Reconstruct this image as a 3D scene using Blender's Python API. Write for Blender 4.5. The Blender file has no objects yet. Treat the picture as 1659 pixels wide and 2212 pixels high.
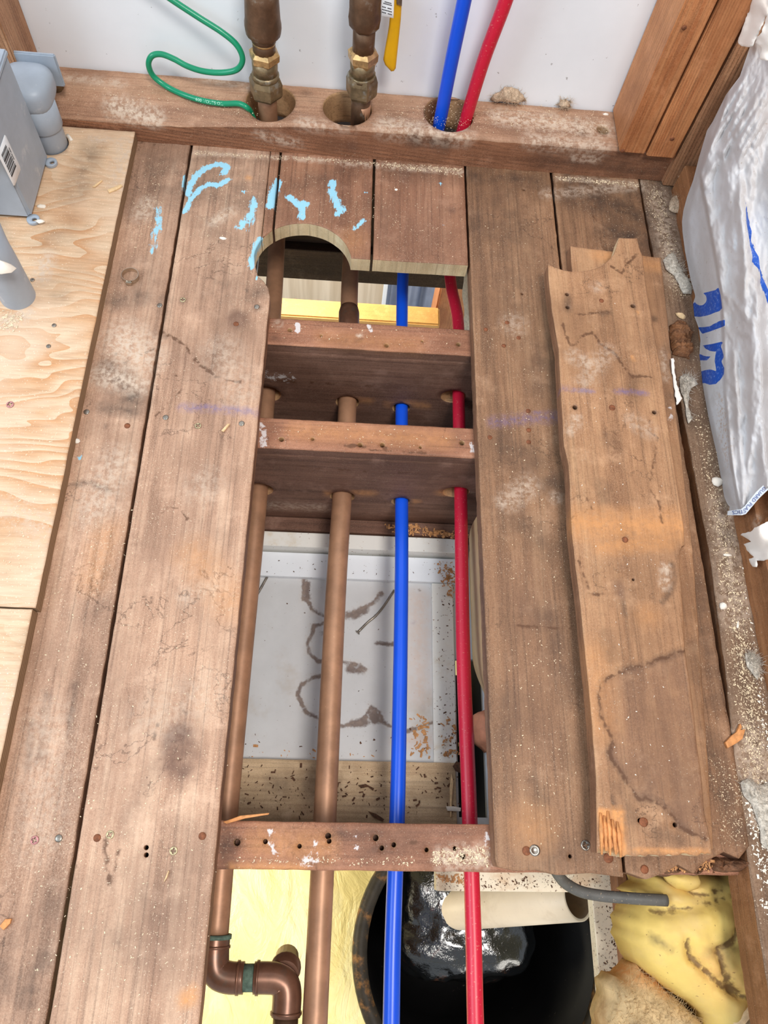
import bpy, bmesh, math, random
import numpy as np
from mathutils import Vector, Matrix
from mathutils.geometry import delaunay_2d_cdt
random.seed(7); rng = np.random.default_rng(7)
C = bpy.context.scene.collection
scene = bpy.context.scene

# ------------------------------------------------------------------ camera, world, lights, exposure
CAM_H = 0.7985706362
RW = Matrix(((0.9968, 0.0137, 0.0786), (0.0440, -0.9160, -0.3988), (0.0665, 0.4010, -0.9137)))  # world -> camera (right, down, forward)
FPX = 1600.0
cam_data = bpy.data.cameras.new('camera'); cam = bpy.data.objects.new('camera', cam_data); C.objects.link(cam)
r0, r1, r2 = RW[0].normalized(), RW[1].normalized(), RW[2].normalized()
M = Matrix((r0, -r1, -r2)).transposed().to_4x4(); M.translation = (0, 0, CAM_H)
cam.matrix_world = M
cam_data.sensor_fit = 'VERTICAL'; cam_data.sensor_height = 36.0; cam_data.lens = FPX / 2212 * 36.0
cam_data.clip_start = 0.02; cam_data.clip_end = 50
scene.camera = cam

w = bpy.data.worlds.new('world'); scene.world = w; w.use_nodes = True
w.node_tree.nodes['Background'].inputs[0].default_value = (0.86, 0.93, 1.0, 1)
w.node_tree.nodes['Background'].inputs[1].default_value = 0.74

def area(name, loc, target, size, power, col, size_y=None):
    d = bpy.data.lights.new(name, 'AREA'); d.energy = power; d.color = col
    d.shape = 'RECTANGLE'; d.size = size; d.size_y = size_y or size
    o = bpy.data.objects.new(name, d); C.objects.link(o); o.location = loc
    o.rotation_euler = (Vector(target) - Vector(loc)).to_track_quat('-Z', 'Y').to_euler()
    return o
area('ceiling_lamp', (0.40, -0.35, 2.2), (0.05, 0.45, 0), 0.55, 39, (1.0, 0.95, 0.89))
area('window_daylight', (-2.0, -0.25, 1.9), (-0.1, 0.7, 0.1), 1.2, 42, (0.72, 0.87, 1.0))
area('lower_room_lamp', (-0.55, -0.10, -0.32), (-0.45, -0.10, -1.0), 0.40, 7.5, (1.0, 0.90, 0.66))
area('lower_room_far_lamp', (-0.2, 1.45, -0.40), (0.0, 1.75, -1.2), 0.35, 8.5, (1.0, 0.94, 0.84))
area('lower_room_right_lamp', (0.62, -0.75, -0.30), (0.2, -0.1, -0.6), 0.3, 1.8, (1.0, 0.95, 0.85))

scene.view_settings.view_transform = 'Standard'; scene.view_settings.look = 'None'
scene.view_settings.gamma = 1; scene.view_settings.use_curve_mapping = False
scene.view_settings.exposure = 0.0

# ------------------------------------------------------------------ measuring: pixel of the 1659x2212 photograph -> point on a world plane
_R = np.array([list(r0), list(r1), list(r2)])
_O = np.array([0, 0, CAM_H])
def ray(x, y): return _R.T @ np.array([x - 829.5, y - 1106.0, FPX])
def P(x, y, z=0.0):
    d = ray(x, y); return _O + d * ((z - CAM_H) / d[2])
def PY(x, y, Y):
    d = ray(x, y); return _O + d * (Y / d[1])
def PX(x, y, X):
    d = ray(x, y); return _O + d * (X / d[0])
def depth(p): return float(_R[2] @ (np.asarray(p) - _O))
def pxm(p): return depth(p) / FPX           # metres per pixel at a point

# ------------------------------------------------------------------ noise
def _hash(i, j, s): 
    n = np.sin(i * 127.1 + j * 311.7 + s * 74.7) * 43758.5453
    return n - np.floor(n)
def vnoise(x, y, s=0):
    xi, yi = np.floor(x), np.floor(y); fx, fy = x - xi, y - yi
    fx = fx * fx * (3 - 2 * fx); fy = fy * fy * (3 - 2 * fy)
    a = _hash(xi, yi, s); b = _hash(xi + 1, yi, s); c = _hash(xi, yi + 1, s); d = _hash(xi + 1, yi + 1, s)
    return (a + (b - a) * fx) * (1 - fy) + (c + (d - c) * fx) * fy
def fbm(x, y, s=0, o=4):
    t = 0; a = .5
    for k in range(o): t = t + a * vnoise(x * 2 ** k, y * 2 ** k, s + k); a *= .5
    return t
def sstep(a, b, x):
    t = np.clip((x - a) / (b - a), 0, 1); return t * t * (3 - 2 * t)

# ------------------------------------------------------------------ materials
def newmat(name):
    m = bpy.data.materials.new(name); m.use_nodes = True; nt = m.node_tree
    return m, nt, nt.nodes['Principled BSDF']
def N(nt, typ, **kw):
    n = nt.nodes.new(typ)
    for k, v in kw.items(): setattr(n, k, v)
    return n
def L(nt, a, b): nt.links.new(a, b)
def mth(nt, op, a, b=None, c=None, clamp=False):
    n = N(nt, 'ShaderNodeMath', operation=op); n.use_clamp = clamp
    for i, v in enumerate((a, b, c)):
        if v is None: continue
        if isinstance(v, (int, float)): n.inputs[i].default_value = v
        else: L(nt, v, n.inputs[i])
    return n.outputs[0]
def mixc(nt, fac, a, b, mode='MIX'):
    n = N(nt, 'ShaderNodeMix', data_type='RGBA', blend_type=mode)
    for i, v in ((0, fac), (6, a), (7, b)):
        if isinstance(v, (int, float)): n.inputs[i].default_value = v
        elif isinstance(v, tuple): n.inputs[i].default_value = (*v[:3], 1)
        else: L(nt, v, n.inputs[i])
    return n.outputs[2]
def noise(nt, vec, scale, detail=4, rough=.55, dist=0.):
    n = N(nt, 'ShaderNodeTexNoise'); n.inputs['Scale'].default_value = scale; n.inputs['Detail'].default_value = detail
    n.inputs['Roughness'].default_value = rough; n.inputs['Distortion'].default_value = dist
    L(nt, vec, n.inputs['Vector']); return n.outputs['Fac']
def mapr(nt, v, a, b, c=0., d=1., smooth=True):
    n = N(nt, 'ShaderNodeMapRange'); n.interpolation_type = 'SMOOTHSTEP' if smooth else 'LINEAR'; n.clamp = True
    L(nt, v, n.inputs[0])
    for i, x in enumerate((a, b, c, d)): n.inputs[i + 1].default_value = x
    return n.outputs[0]
def coords(nt, scale=(1, 1, 1), off=True):
    tc = N(nt, 'ShaderNodeTexCoord'); mp = N(nt, 'ShaderNodeMapping'); mp.inputs['Scale'].default_value = scale
    v = tc.outputs['Object']
    if off:
        oi = N(nt, 'ShaderNodeObjectInfo'); ad = N(nt, 'ShaderNodeVectorMath', operation='MULTIPLY_ADD')
        cm = N(nt, 'ShaderNodeCombineXYZ')
        for i in range(3): L(nt, oi.outputs['Random'], cm.inputs[i])
        L(nt, cm.outputs[0], ad.inputs[0]); ad.inputs[1].default_value = (13.7, 7.3, 3.1); L(nt, v, ad.inputs[2]); v = ad.outputs[0]
    L(nt, v, mp.inputs['Vector']); return mp.outputs[0]
def bump(nt, b, h, strength, dist=.001):
    n = N(nt, 'ShaderNodeBump'); n.inputs['Strength'].default_value = strength; n.inputs['Distance'].default_value = dist
    L(nt, h, n.inputs['Height']); L(nt, n.outputs[0], b.inputs['Normal'])
def srgb(r, g, b):
    f = lambda c: (c / 255 / 12.92) if c / 255 <= .04045 else ((c / 255 + .055) / 1.055) ** 2.4
    return (f(r), f(g), f(b))
LAYERED = set()
def layers(nt, col, vn):
    """stains, paint, dust and wear that belong to the surface, plus painted foam-crease shade, read from point attributes fa and fb"""
    LAYERED.add(nt)
    fa = N(nt, 'ShaderNodeAttribute', attribute_name='fa'); fb = N(nt, 'ShaderNodeAttribute', attribute_name='fb')
    sa = N(nt, 'ShaderNodeSeparateColor'); L(nt, fa.outputs['Color'], sa.inputs[0])
    sb = N(nt, 'ShaderNodeSeparateColor'); L(nt, fb.outputs['Color'], sb.inputs[0])
    n1 = noise(nt, vn, 45, 5, .6); n2 = noise(nt, vn, 420, 3, .6); n3 = noise(nt, vn, 150, 4, .65)
    d = mth(nt, 'MULTIPLY', sa.outputs[0], mapr(nt, n1, .25, .7, .35, 1.25), clamp=True)
    col = mixc(nt, mth(nt, 'MULTIPLY', d, .8), col, srgb(54, 43, 38))
    k = mth(nt, 'MULTIPLY', sb.outputs[0], mapr(nt, n1, .2, .65, .5, 1.1), clamp=True)
    col = mixc(nt, mth(nt, 'MULTIPLY', k, .85), col, srgb(98, 70, 58))
    f = mth(nt, 'MULTIPLY', fa.outputs['Alpha'], mapr(nt, n3, .25, .65, .45, 1.1), clamp=True)
    col = mixc(nt, f, col, srgb(214, 150, 92))
    r = mapr(nt, mth(nt, 'ADD', mth(nt, 'ADD', fb.outputs['Alpha'], mth(nt, 'MULTIPLY', mth(nt, 'SUBTRACT', n3, .5), .8)), mth(nt, 'MULTIPLY', mth(nt, 'SUBTRACT', n1, .5), .9)), .18, .62)
    r = mth(nt, 'MULTIPLY', r, mapr(nt, fb.outputs['Alpha'], .02, .2))
    col = mixc(nt, mth(nt, 'MULTIPLY', r, .78), col, srgb(88, 56, 36))
    u = mth(nt, 'MULTIPLY', sa.outputs[1], mapr(nt, n3, .38, .62, .1, 1.15), clamp=True)
    col = mixc(nt, u, col, srgb(205, 184, 164))
    c = mth(nt, 'MULTIPLY', sb.outputs[2], mapr(nt, n3, .35, .65, .15, .75), clamp=True)
    col = mixc(nt, c, col, srgb(92, 92, 150))
    wv = mapr(nt, mth(nt, 'ADD', sb.outputs[1], mth(nt, 'MULTIPLY', mth(nt, 'SUBTRACT', n3, .5), 1.6)), .4, .62)
    col = mixc(nt, mth(nt, 'MULTIPLY', wv, .88), col, srgb(214, 206, 204))
    ns = noise(nt, coords(nt, (1, .22, 1)), 330, 4, .6)
    pt = mapr(nt, mth(nt, 'ADD', mth(nt, 'ADD', sa.outputs[2], mth(nt, 'MULTIPLY', mth(nt, 'SUBTRACT', n3, .52), 1.0)), mth(nt, 'MULTIPLY', mth(nt, 'SUBTRACT', ns, .52), 1.4)), .20, .44)
    pt = mth(nt, 'MULTIPLY', pt, mapr(nt, sa.outputs[2], .04, .2))
    col = mixc(nt, mth(nt, 'MULTIPLY', pt, .93), col, srgb(150, 208, 230))
    return col, pt
def wood(name, c0, c1, c2, axis='y', speck=.5, lines=.5, rough=.62, grain=1.0, rings=0):
    m, nt, b = newmat(name)
    sc = {'y': (1, .07, 1), 'x': (.07, 1, 1), 'z': (1, 1, .07)}[axis]
    g = coords(nt, sc); o = coords(nt)
    big = noise(nt, g, 16, 4, .6, .6); fine = noise(nt, g, 210, 4, .7); mid = noise(nt, g, 62, 3, .6, .4)
    blot = noise(nt, o, 9, 5, .62)
    t = mth(nt, 'ADD', mth(nt, 'MULTIPLY', big, .5), mth(nt, 'ADD', mth(nt, 'MULTIPLY', mid, .3 * grain), mth(nt, 'MULTIPLY', fine, .34 * grain)))
    ramp = N(nt, 'ShaderNodeValToRGB'); L(nt, t, ramp.inputs[0])
    e = ramp.color_ramp.elements; e[0].position = .44; e[0].color = (*c0, 1); e[1].position = .71; e[1].color = (*c2, 1)
    x = e.new(.57); x.color = (*c1, 1)
    col = ramp.outputs[0]
    thin = {'y': (1, .012, 1), 'x': (.012, 1, 1), 'z': (1, 1, .012)}[axis]
    streak = noise(nt, coords(nt, thin), 340, 3, .6)
    col = mixc(nt, mapr(nt, streak, .50, .70, 0, .5 * min(1, grain)), col, tuple(k * .45 for k in c0))
    if rings:
        sx = N(nt, 'ShaderNodeSeparateXYZ'); L(nt, g, sx.inputs[0])
        ph = mth(nt, 'ADD', mth(nt, 'MULTIPLY', mth(nt, 'ADD', sx.outputs[0], mth(nt, 'ADD', mth(nt, 'MULTIPLY', sx.outputs[1], .8), mth(nt, 'MULTIPLY', sx.outputs[2], .6))), rings), mth(nt, 'MULTIPLY', noise(nt, g, 9, 3, .5), 7))
        col = mixc(nt, mth(nt, 'MULTIPLY', mapr(nt, mth(nt, 'FRACT', ph), .45, .98, 0, 1), mapr(nt, noise(nt, g, 20, 2), .38, .62, .1, .75)), col, tuple(k * .62 for k in c0))
    micro = noise(nt, o, 800, 2, .7)
    col = mixc(nt, mapr(nt, micro, .35, .7, 0, .30), col, tuple(min(1, k * 1.3 + .04) for k in c2))
    col = mixc(nt, mapr(nt, noise(nt, o, 310, 4, .75), .5, .72, 0, .32), col, tuple(k * .5 for k in c0))
    col = mixc(nt, mapr(nt, blot, .38, .72, 0, .55), col, tuple(k * .52 for k in c1))
    col = mixc(nt, mapr(nt, noise(nt, o, 23, 5, .7), .52, .78, 0, .45), col, tuple(min(1, k * 1.25 + .05) for k in c2))
    if lines:
        wl = noise(nt, o, 11, 6, .6, .3)
        band = mapr(nt, mth(nt, 'ABSOLUTE', mth(nt, 'SUBTRACT', wl, .56)), 0, .008, 1, 0)
        band = mth(nt, 'MULTIPLY', band, mapr(nt, noise(nt, o, 8, 2), .48, .6))
        col = mixc(nt, mth(nt, 'MULTIPLY', band, lines), col, tuple(k * .36 for k in c0))
    col, pt = layers(nt, col, o)
    if speck:
        sp = mapr(nt, noise(nt, o, 620, 2, .5), .655, .70)
        sp = mth(nt, 'MULTIPLY', sp, mapr(nt, noise(nt, o, 14, 3), .4, .62, .15, 1))
        col = mixc(nt, mth(nt, 'MULTIPLY', sp, speck), col, srgb(226, 204, 176))
    L(nt, col, b.inputs['Base Color']); b.inputs['Roughness'].default_value = rough
    b.inputs['Specular IOR Level'].default_value = .35
    bump(nt, b, mth(nt, 'ADD', mth(nt, 'MULTIPLY', fine, .6), mth(nt, 'MULTIPLY', mid, .7)), .35, .0012)
    return m
MW = {}
MW['plank'] = wood('old_plank_wood', srgb(112, 78, 58), srgb(156, 116, 90), srgb(186, 148, 120), 'y', .75, .6)
MW['plank_pale'] = wood('pale_old_plank_wood', srgb(134, 98, 76), srgb(180, 140, 114), srgb(208, 172, 144), 'y', .8, .6)
MW['plank_brown'] = wood('brown_old_plank_wood', srgb(96, 66, 46), srgb(138, 100, 72), srgb(166, 128, 96), 'y', .6, .5)
MW['loose'] = wood('loose_plank_wood', srgb(124, 86, 60), srgb(166, 122, 88), srgb(190, 148, 110), 'y', .35, .6)
MW['plank_cut'] = wood('red_brown_plank_wood', srgb(112, 72, 52), srgb(150, 104, 78), srgb(172, 128, 100), 'y', .6, .3)
MW['cut_end'] = wood('fresh_cut_wood', srgb(196, 164, 124), srgb(234, 204, 160), srgb(246, 222, 184), 'z', .2, 0, .8)
MW['edge'] = wood('plank_edge_wood', srgb(92, 60, 42), srgb(132, 92, 66), srgb(160, 118, 88), 'y', .2, .2)
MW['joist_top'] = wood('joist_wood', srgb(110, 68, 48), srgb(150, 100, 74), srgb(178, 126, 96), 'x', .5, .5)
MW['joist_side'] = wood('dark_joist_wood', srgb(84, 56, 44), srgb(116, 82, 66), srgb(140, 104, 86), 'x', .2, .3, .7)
MW['sill'] = wood('sill_plate_wood', srgb(128, 88, 66), srgb(168, 126, 98), srgb(194, 154, 124), 'x', .8, .2)
MW['sill_front'] = wood('sill_front_wood', srgb(104, 66, 46), srgb(146, 98, 70), srgb(174, 124, 92), 'x', .35, .2, .62, 1., 240)
MW['hole'] = wood('bored_hole_wood', srgb(110, 80, 54), srgb(160, 120, 82), srgb(190, 150, 108), 'x', .1, 0, .8, 1.6)
MW['stud'] = wood('orange_stud_wood', srgb(130, 70, 38), srgb(174, 106, 62), srgb(200, 138, 90), 'z', .1, 0, .6, 1.4, 260)
MW['stud_old'] = wood('brown_stud_wood', srgb(120, 78, 50), srgb(168, 118, 84), srgb(198, 152, 114), 'z', .2, 0, .6, 1., 200)
MW['rail'] = wood('honey_wood', srgb(222, 160, 84), srgb(236, 178, 98), srgb(242, 192, 118), 'x', 0, 0, .4, .6)
MW['dusty'] = wood('dusty_board_wood', srgb(88, 64, 48), srgb(124, 96, 74), srgb(152, 124, 100), 'y', 1., 0, .8)
MW['plate_brown'] = wood('red_brown_plate_wood', srgb(96, 56, 30), srgb(142, 92, 56), srgb(170, 118, 78), 'y', .3, 0, .6)
MW['pale_board'] = wood('pale_pine', srgb(170, 138, 104), srgb(196, 166, 130), srgb(216, 190, 156), 'x', .3, 0, .7)
MW['rot'] = wood('rotten_wood', srgb(52, 32, 20), srgb(96, 62, 40), srgb(150, 100, 62), 'x', .3, .3, .85)

MW['rim'] = wood('shade_dark_rim_wood', srgb(36, 25, 19), srgb(58, 42, 32), srgb(78, 58, 46), 'x', 0, .2, .85)  # wood darkened to paint in the shade inside the far opening
def plywood():
    m, nt, b = newmat('plywood_face')
    o = coords(nt, (1, 1, 1), False); st = coords(nt, (.10, 1, 1), False)
    n = noise(nt, coords(nt, (.8, 1.8, 1), False), 4.2, 3, .5, .5)
    st2 = N(nt, 'ShaderNodeSeparateXYZ'); L(nt, o, st2.inputs[0])
    ph = mth(nt, 'ADD', mth(nt, 'MULTIPLY', st2.outputs[1], 46), mth(nt, 'MULTIPLY', n, 15))
    fr = mth(nt, 'FRACT', ph)
    band = mapr(nt, fr, .12, .95, 0, 1, False)
    fine = noise(nt, st, 300, 4, .7)
    amp = mapr(nt, noise(nt, o, 5, 2), .36, .6, .25, 1)
    col = mixc(nt, mth(nt, 'MULTIPLY', band, amp), srgb(222, 192, 160), srgb(204, 152, 108))
    col = mixc(nt, mapr(nt, fine, .35, .7, 0, .35), col, srgb(150, 112, 80))
    col = mixc(nt, mapr(nt, noise(nt, o, 8, 4), .45, .7, 0, .4), col, srgb(222, 196, 172))
    col, pt = layers(nt, col, o)
    sp = mapr(nt, noise(nt, o, 500, 2, .5), .66, .7)
    col = mixc(nt, mth(nt, 'MULTIPLY', sp, .6), col, srgb(244, 230, 208))
    L(nt, col, b.inputs['Base Color']); b.inputs['Roughness'].default_value = .65
    b.inputs['Specular IOR Level'].default_value = .3
    bump(nt, b, fine, .2, .0006); return m
MW['ply'] = plywood()
def ply_edge():
    m, nt, b = newmat('plywood_edge')
    o = coords(nt, (1, 1, 1), False); s = N(nt, 'ShaderNodeSeparateXYZ'); L(nt, o, s.inputs[0])
    w_ = mth(nt, 'FRACT', mth(nt, 'MULTIPLY', s.outputs[2], 260))
    col = mixc(nt, mapr(nt, w_, .35, .6), srgb(164, 134, 100), srgb(112, 84, 60))
    col = mixc(nt, mapr(nt, noise(nt, coords(nt, (1, .1, 1)), 200, 4, .7), .4, .7, 0, .6), col, srgb(146, 116, 88))
    L(nt, col, b.inputs['Base Color']); b.inputs['Roughness'].default_value = .8; return m
MW['ply_edge'] = ply_edge()

def simple(name, col, rough=.5, metal=0., var=.15, vs=40, bmp=0., spec=.5, coat=0., stain=None, st_amt=.5, st_scale=25, st_lo=.52, st_hi=.7, attr=False, fine=None):
    m, nt, b = newmat(name); o = coords(nt)
    n = noise(nt, o, vs, 5, .62)
    c = mixc(nt, mapr(nt, n, .3, .7, 0, 1), tuple(k * (1 - var) for k in col), tuple(min(1, k * (1 + var)) for k in col))
    if stain: c = mixc(nt, mapr(nt, noise(nt, o, st_scale, 5, .65), st_lo, st_hi, 0, st_amt), c, stain)
    if fine: c = mixc(nt, mapr(nt, noise(nt, o, fine[0], 3, .55), fine[1], fine[1] + .04, 0, fine[2]), c, fine[3])
    if attr: c, _ = layers(nt, c, o)
    L(nt, c, b.inputs['Base Color']); b.inputs['Roughness'].default_value = rough; b.inputs['Metallic'].default_value = metal
    b.inputs['Specular IOR Level'].default_value = spec; b.inputs['Coat Weight'].default_value = coat
    if bmp: bump(nt, b, n, bmp, .002)
    return m
MS = {}
MS['wall'] = simple('painted_wallboard', srgb(236, 240, 245), .5, var=.03, vs=6, fine=(110, .71, .55, srgb(110, 100, 96)))
MS['copper'] = simple('aged_copper', srgb(176, 132, 102), .45, .3, .16, 30, 0, stain=srgb(142, 104, 80), st_amt=.6, st_scale=14, fine=(300, .70, .4, srgb(206, 170, 140)))
MS['copper_dark'] = simple('dark_copper', srgb(122, 86, 68), .33, .45, .25, 30, 0, stain=srgb(92, 92, 84), st_amt=.5, st_scale=40)
MS['copper_brown'] = simple('tarnished_copper', srgb(112, 86, 66), .45, .6, .25, 60, .1, stain=srgb(150, 146, 136), st_amt=.6, st_scale=60, st_lo=.58)
MS['brass'] = simple('tarnished_brass', srgb(132, 114, 86), .42, .6, .3, 90, .25, stain=srgb(168, 170, 164), st_amt=.6, st_scale=70, st_lo=.56)
MS['brass_bright'] = simple('scraped_brass', srgb(206, 170, 118), .34, .75, .25, 120, .2, stain=srgb(120, 96, 66), st_amt=.8, st_scale=80)
MS['verdigris'] = simple('verdigris', srgb(96, 118, 104), .7, .2, .35, 120, .3)
MS['pex_blue'] = simple('blue_plastic_tube', srgb(12, 82, 218), .32, 0, .06, 8, 0, .5, fine=(420, .70, .35, srgb(90, 140, 235)))
MS['pex_red'] = simple('red_plastic_tube', srgb(204, 26, 56), .38, 0, .08, 8, 0, .5, fine=(420, .645, .5, srgb(214, 150, 130)))
MS['wire_green'] = simple('green_wire_insulation', srgb(10, 136, 96), .28, 0, .08, 30, 0, .5)
MS['yellow_grip'] = simple('yellow_vinyl', srgb(222, 166, 12), .42, 0, .08, 20, 0, .5)
MS['grey_plastic'] = simple('grey_conduit_plastic', srgb(160, 170, 182), .42, 0, .08, 20, 0, .45, stain=srgb(206, 208, 208), st_amt=.55, st_scale=28, st_lo=.6, st_hi=.72)
MS['grey_dark'] = simple('dark_grey_seam', srgb(64, 70, 80), .6)
MS['label_white'] = simple('label_paper', srgb(238, 242, 246), .5, var=.02)
MS['ink_black'] = simple('black_ink', srgb(52, 52, 58), .6)
MS['ink_blue'] = simple('blue_ink', srgb(52, 82, 150), .5)
MS['ink_pale'] = simple('pale_ink', srgb(170, 222, 200), .5)
MS['steel'] = simple('dull_steel', srgb(150, 142, 132), .35, .85, .25, 150, .1)
MS['steel_bright'] = simple('stainless_band', srgb(205, 196, 182), .2, 1., .1, 60)
MS['rust'] = simple('rusty_steel', srgb(132, 80, 52), .75, .3, .35, 200, .3)
MS['dark_slot'] = simple('dark_recess', srgb(30, 24, 20), .8)
MS['screw_zinc'] = simple('dusty_screw', srgb(188, 172, 136), .45, .6, .25, 200, .2)
MS['screw_red'] = simple('red_screw', srgb(190, 130, 128), .5, .3, .2, 200)
MS['drywall'] = simple('grey_gypsum_paper', srgb(206, 206, 207), .85, 0, .05, 12, .15, .2, attr=True, fine=(300, .69, .45, srgb(120, 96, 78)), stain=srgb(178, 160, 138), st_amt=.6, st_scale=7, st_lo=.5)
MS['white_strip'] = simple('white_painted_strip', srgb(238, 236, 230), .45, 0, .03, 12, 0, .4, fine=(210, .665, .75, srgb(146, 100, 62)), stain=srgb(212, 188, 150), st_amt=.6, st_scale=14, st_lo=.52)
MS['clean_strip'] = simple('clean_white_strip', srgb(236, 240, 246), .4, 0, .02, 12, 0, .4, fine=(260, .70, .7, srgb(96, 72, 56)))
MS['dirty_strip'] = simple('dirty_white_strip', srgb(240, 226, 200), .6, 0, .05, 12, 0, .3, fine=(300, .615, .8, srgb(104, 66, 38)), stain=srgb(196, 150, 104), st_amt=.55, st_scale=20, st_lo=.52)
MS['cream_strip'] = simple('cream_strip', srgb(222, 204, 166), .55, 0, .05, 20)
MS['kraft'] = simple('kraft_paper', srgb(196, 164, 122), .6, 0, .1, 9, .2, stain=srgb(220, 190, 120), st_amt=.4, st_scale=9)
MS['void'] = simple('shade_black_board', srgb(20, 18, 18), .9)  # black standing in for the unlit side cavity
MS['foam'] = simple('yellow_spray_foam', srgb(226, 194, 108), .6, 0, .10, 14, .35, .35, attr=True, stain=srgb(210, 176, 124), st_amt=.65, st_scale=9, st_lo=.46, fine=(240, .69, .7, srgb(120, 78, 50)))
MS['insul'] = simple('tan_fibreglass', srgb(206, 178, 134), .95, 0, .18, 50, .9, .1, attr=True, stain=srgb(160, 110, 60), st_amt=.5, st_scale=16, fine=(260, .70, .5, srgb(90, 64, 46)))
MS['tuft'] = simple('grey_fibre', srgb(206, 182, 156), .95, 0, .3, 240, 1., .1)
MS['tuft_grey'] = simple('pale_grey_fibre', srgb(206, 196, 182), .95, 0, .28, 240, 1., .1)
MS['paper'] = simple('crumpled_white_paper', srgb(240, 230, 220), .6, 0, .03, 20, .1, .3)
MS['bin'] = simple('black_tub_plastic', srgb(11, 10, 11), .5, 0, .2, 30, .1, .25, fine=(170, .71, .5, srgb(120, 110, 96)))
MS['rim'] = simple('dusty_tub_rim', srgb(46, 40, 32), .55, 0, .3, 60, .3, .3, stain=srgb(150, 104, 54), st_amt=.9, st_scale=34, st_lo=.5)
MS['tar'] = simple('wet_black_plastic', srgb(12, 14, 16), .07, 0, .3, 60, 1.0, .8, coat=.6, stain=srgb(84, 52, 36), st_amt=.6, st_scale=30, st_lo=.6)
MS['pvc'] = simple('white_pvc', srgb(222, 206, 182), .4, 0, .05, 12, 0, .45, stain=srgb(186, 164, 136), st_amt=.35, st_scale=18, fine=(260, .70, .6, srgb(130, 100, 72)))
MS['cable'] = simple('grey_cable_sheath', srgb(92, 90, 86), .55, 0, .15, 60, .1, .35, fine=(320, .64, .5, srgb(180, 160, 130)))
MS['panelling'] = simple('tan_panel', srgb(208, 188, 160), .6, 0, .06, 30, 0, .3)
MS['curtain'] = simple('blue_grey_curtain', srgb(138, 146, 166), .7, 0, .08, 20)
MS['gyp'] = simple('white_gypsum', srgb(236, 226, 212), .9, 0, .05, 80, .3)
MS['chip'] = simple('orange_wood_chip', srgb(206, 140, 84), .7, 0, .22, 160, .3)
MS['chip_pale'] = simple('pale_wood_chip', srgb(226, 192, 146), .75, 0, .15, 160, .2)
MS['dust'] = simple('sawdust', srgb(222, 200, 168), .9, 0, .25, 300)
MS['dust_white'] = simple('white_dust', srgb(232, 222, 208), .9, 0, .1, 300)
MS['debris'] = simple('dark_debris', srgb(86, 56, 38), .9, 0, .4, 300)
MS['shave'] = simple('wood_shaving', srgb(196, 142, 92), .8, 0, .25, 200)
MS['drop'] = None
def dropcloth():
    m, nt, b = newmat('yellow_plastic_sheet'); o = coords(nt)
    c = mixc(nt, mapr(nt, noise(nt, coords(nt, (1, .5, 1)), 7, 5, .6, 1.2), .42, .66), srgb(240, 220, 150), srgb(248, 236, 186))
    L(nt, c, b.inputs['Base Color']); b.inputs['Roughness'].default_value = .34; b.inputs['Specular IOR Level'].default_value = .5
    bump(nt, b, noise(nt, coords(nt, (1, .55, 1)), 16, 5, .6, 1.6), .8, .012); return m
MS['drop'] = dropcloth()
def bagmat():
    m, nt, b = newmat('white_plastic_bag'); o = coords(nt)
    c = mixc(nt, mapr(nt, noise(nt, o, 12, 4), .35, .7), srgb(190, 184, 182), srgb(204, 201, 202))
    c = mixc(nt, mapr(nt, noise(nt, o, 240, 3), .68, .72, 0, .5), c, srgb(150, 120, 92))
    fa = N(nt, 'ShaderNodeAttribute', attribute_name='fa'); s = N(nt, 'ShaderNodeSeparateColor'); L(nt, fa.outputs['Color'], s.inputs[0])
    k = mapr(nt, s.outputs[2], .46, .54)
    blue = mixc(nt, mapr(nt, noise(nt, o, 300, 4, .7), .5, .72, 0, .55), srgb(28, 80, 172), srgb(150, 172, 214))
    c = mixc(nt, k, c, blue)
    d = mth(nt, 'MULTIPLY', s.outputs[0], mapr(nt, noise(nt, o, 300, 3), .5, .6), clamp=True)
    c = mixc(nt, mth(nt, 'MULTIPLY', d, .7), c, srgb(176, 136, 96))
    L(nt, c, b.inputs['Base Color']); b.inputs['Roughness'].default_value = .42; b.inputs['Specular IOR Level'].default_value = .4
    bump(nt, b, noise(nt, coords(nt, (1, .6, .6)), 60, 4, .6, 1.5), .22, .003); return m
MS['bag'] = bagmat()

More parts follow.
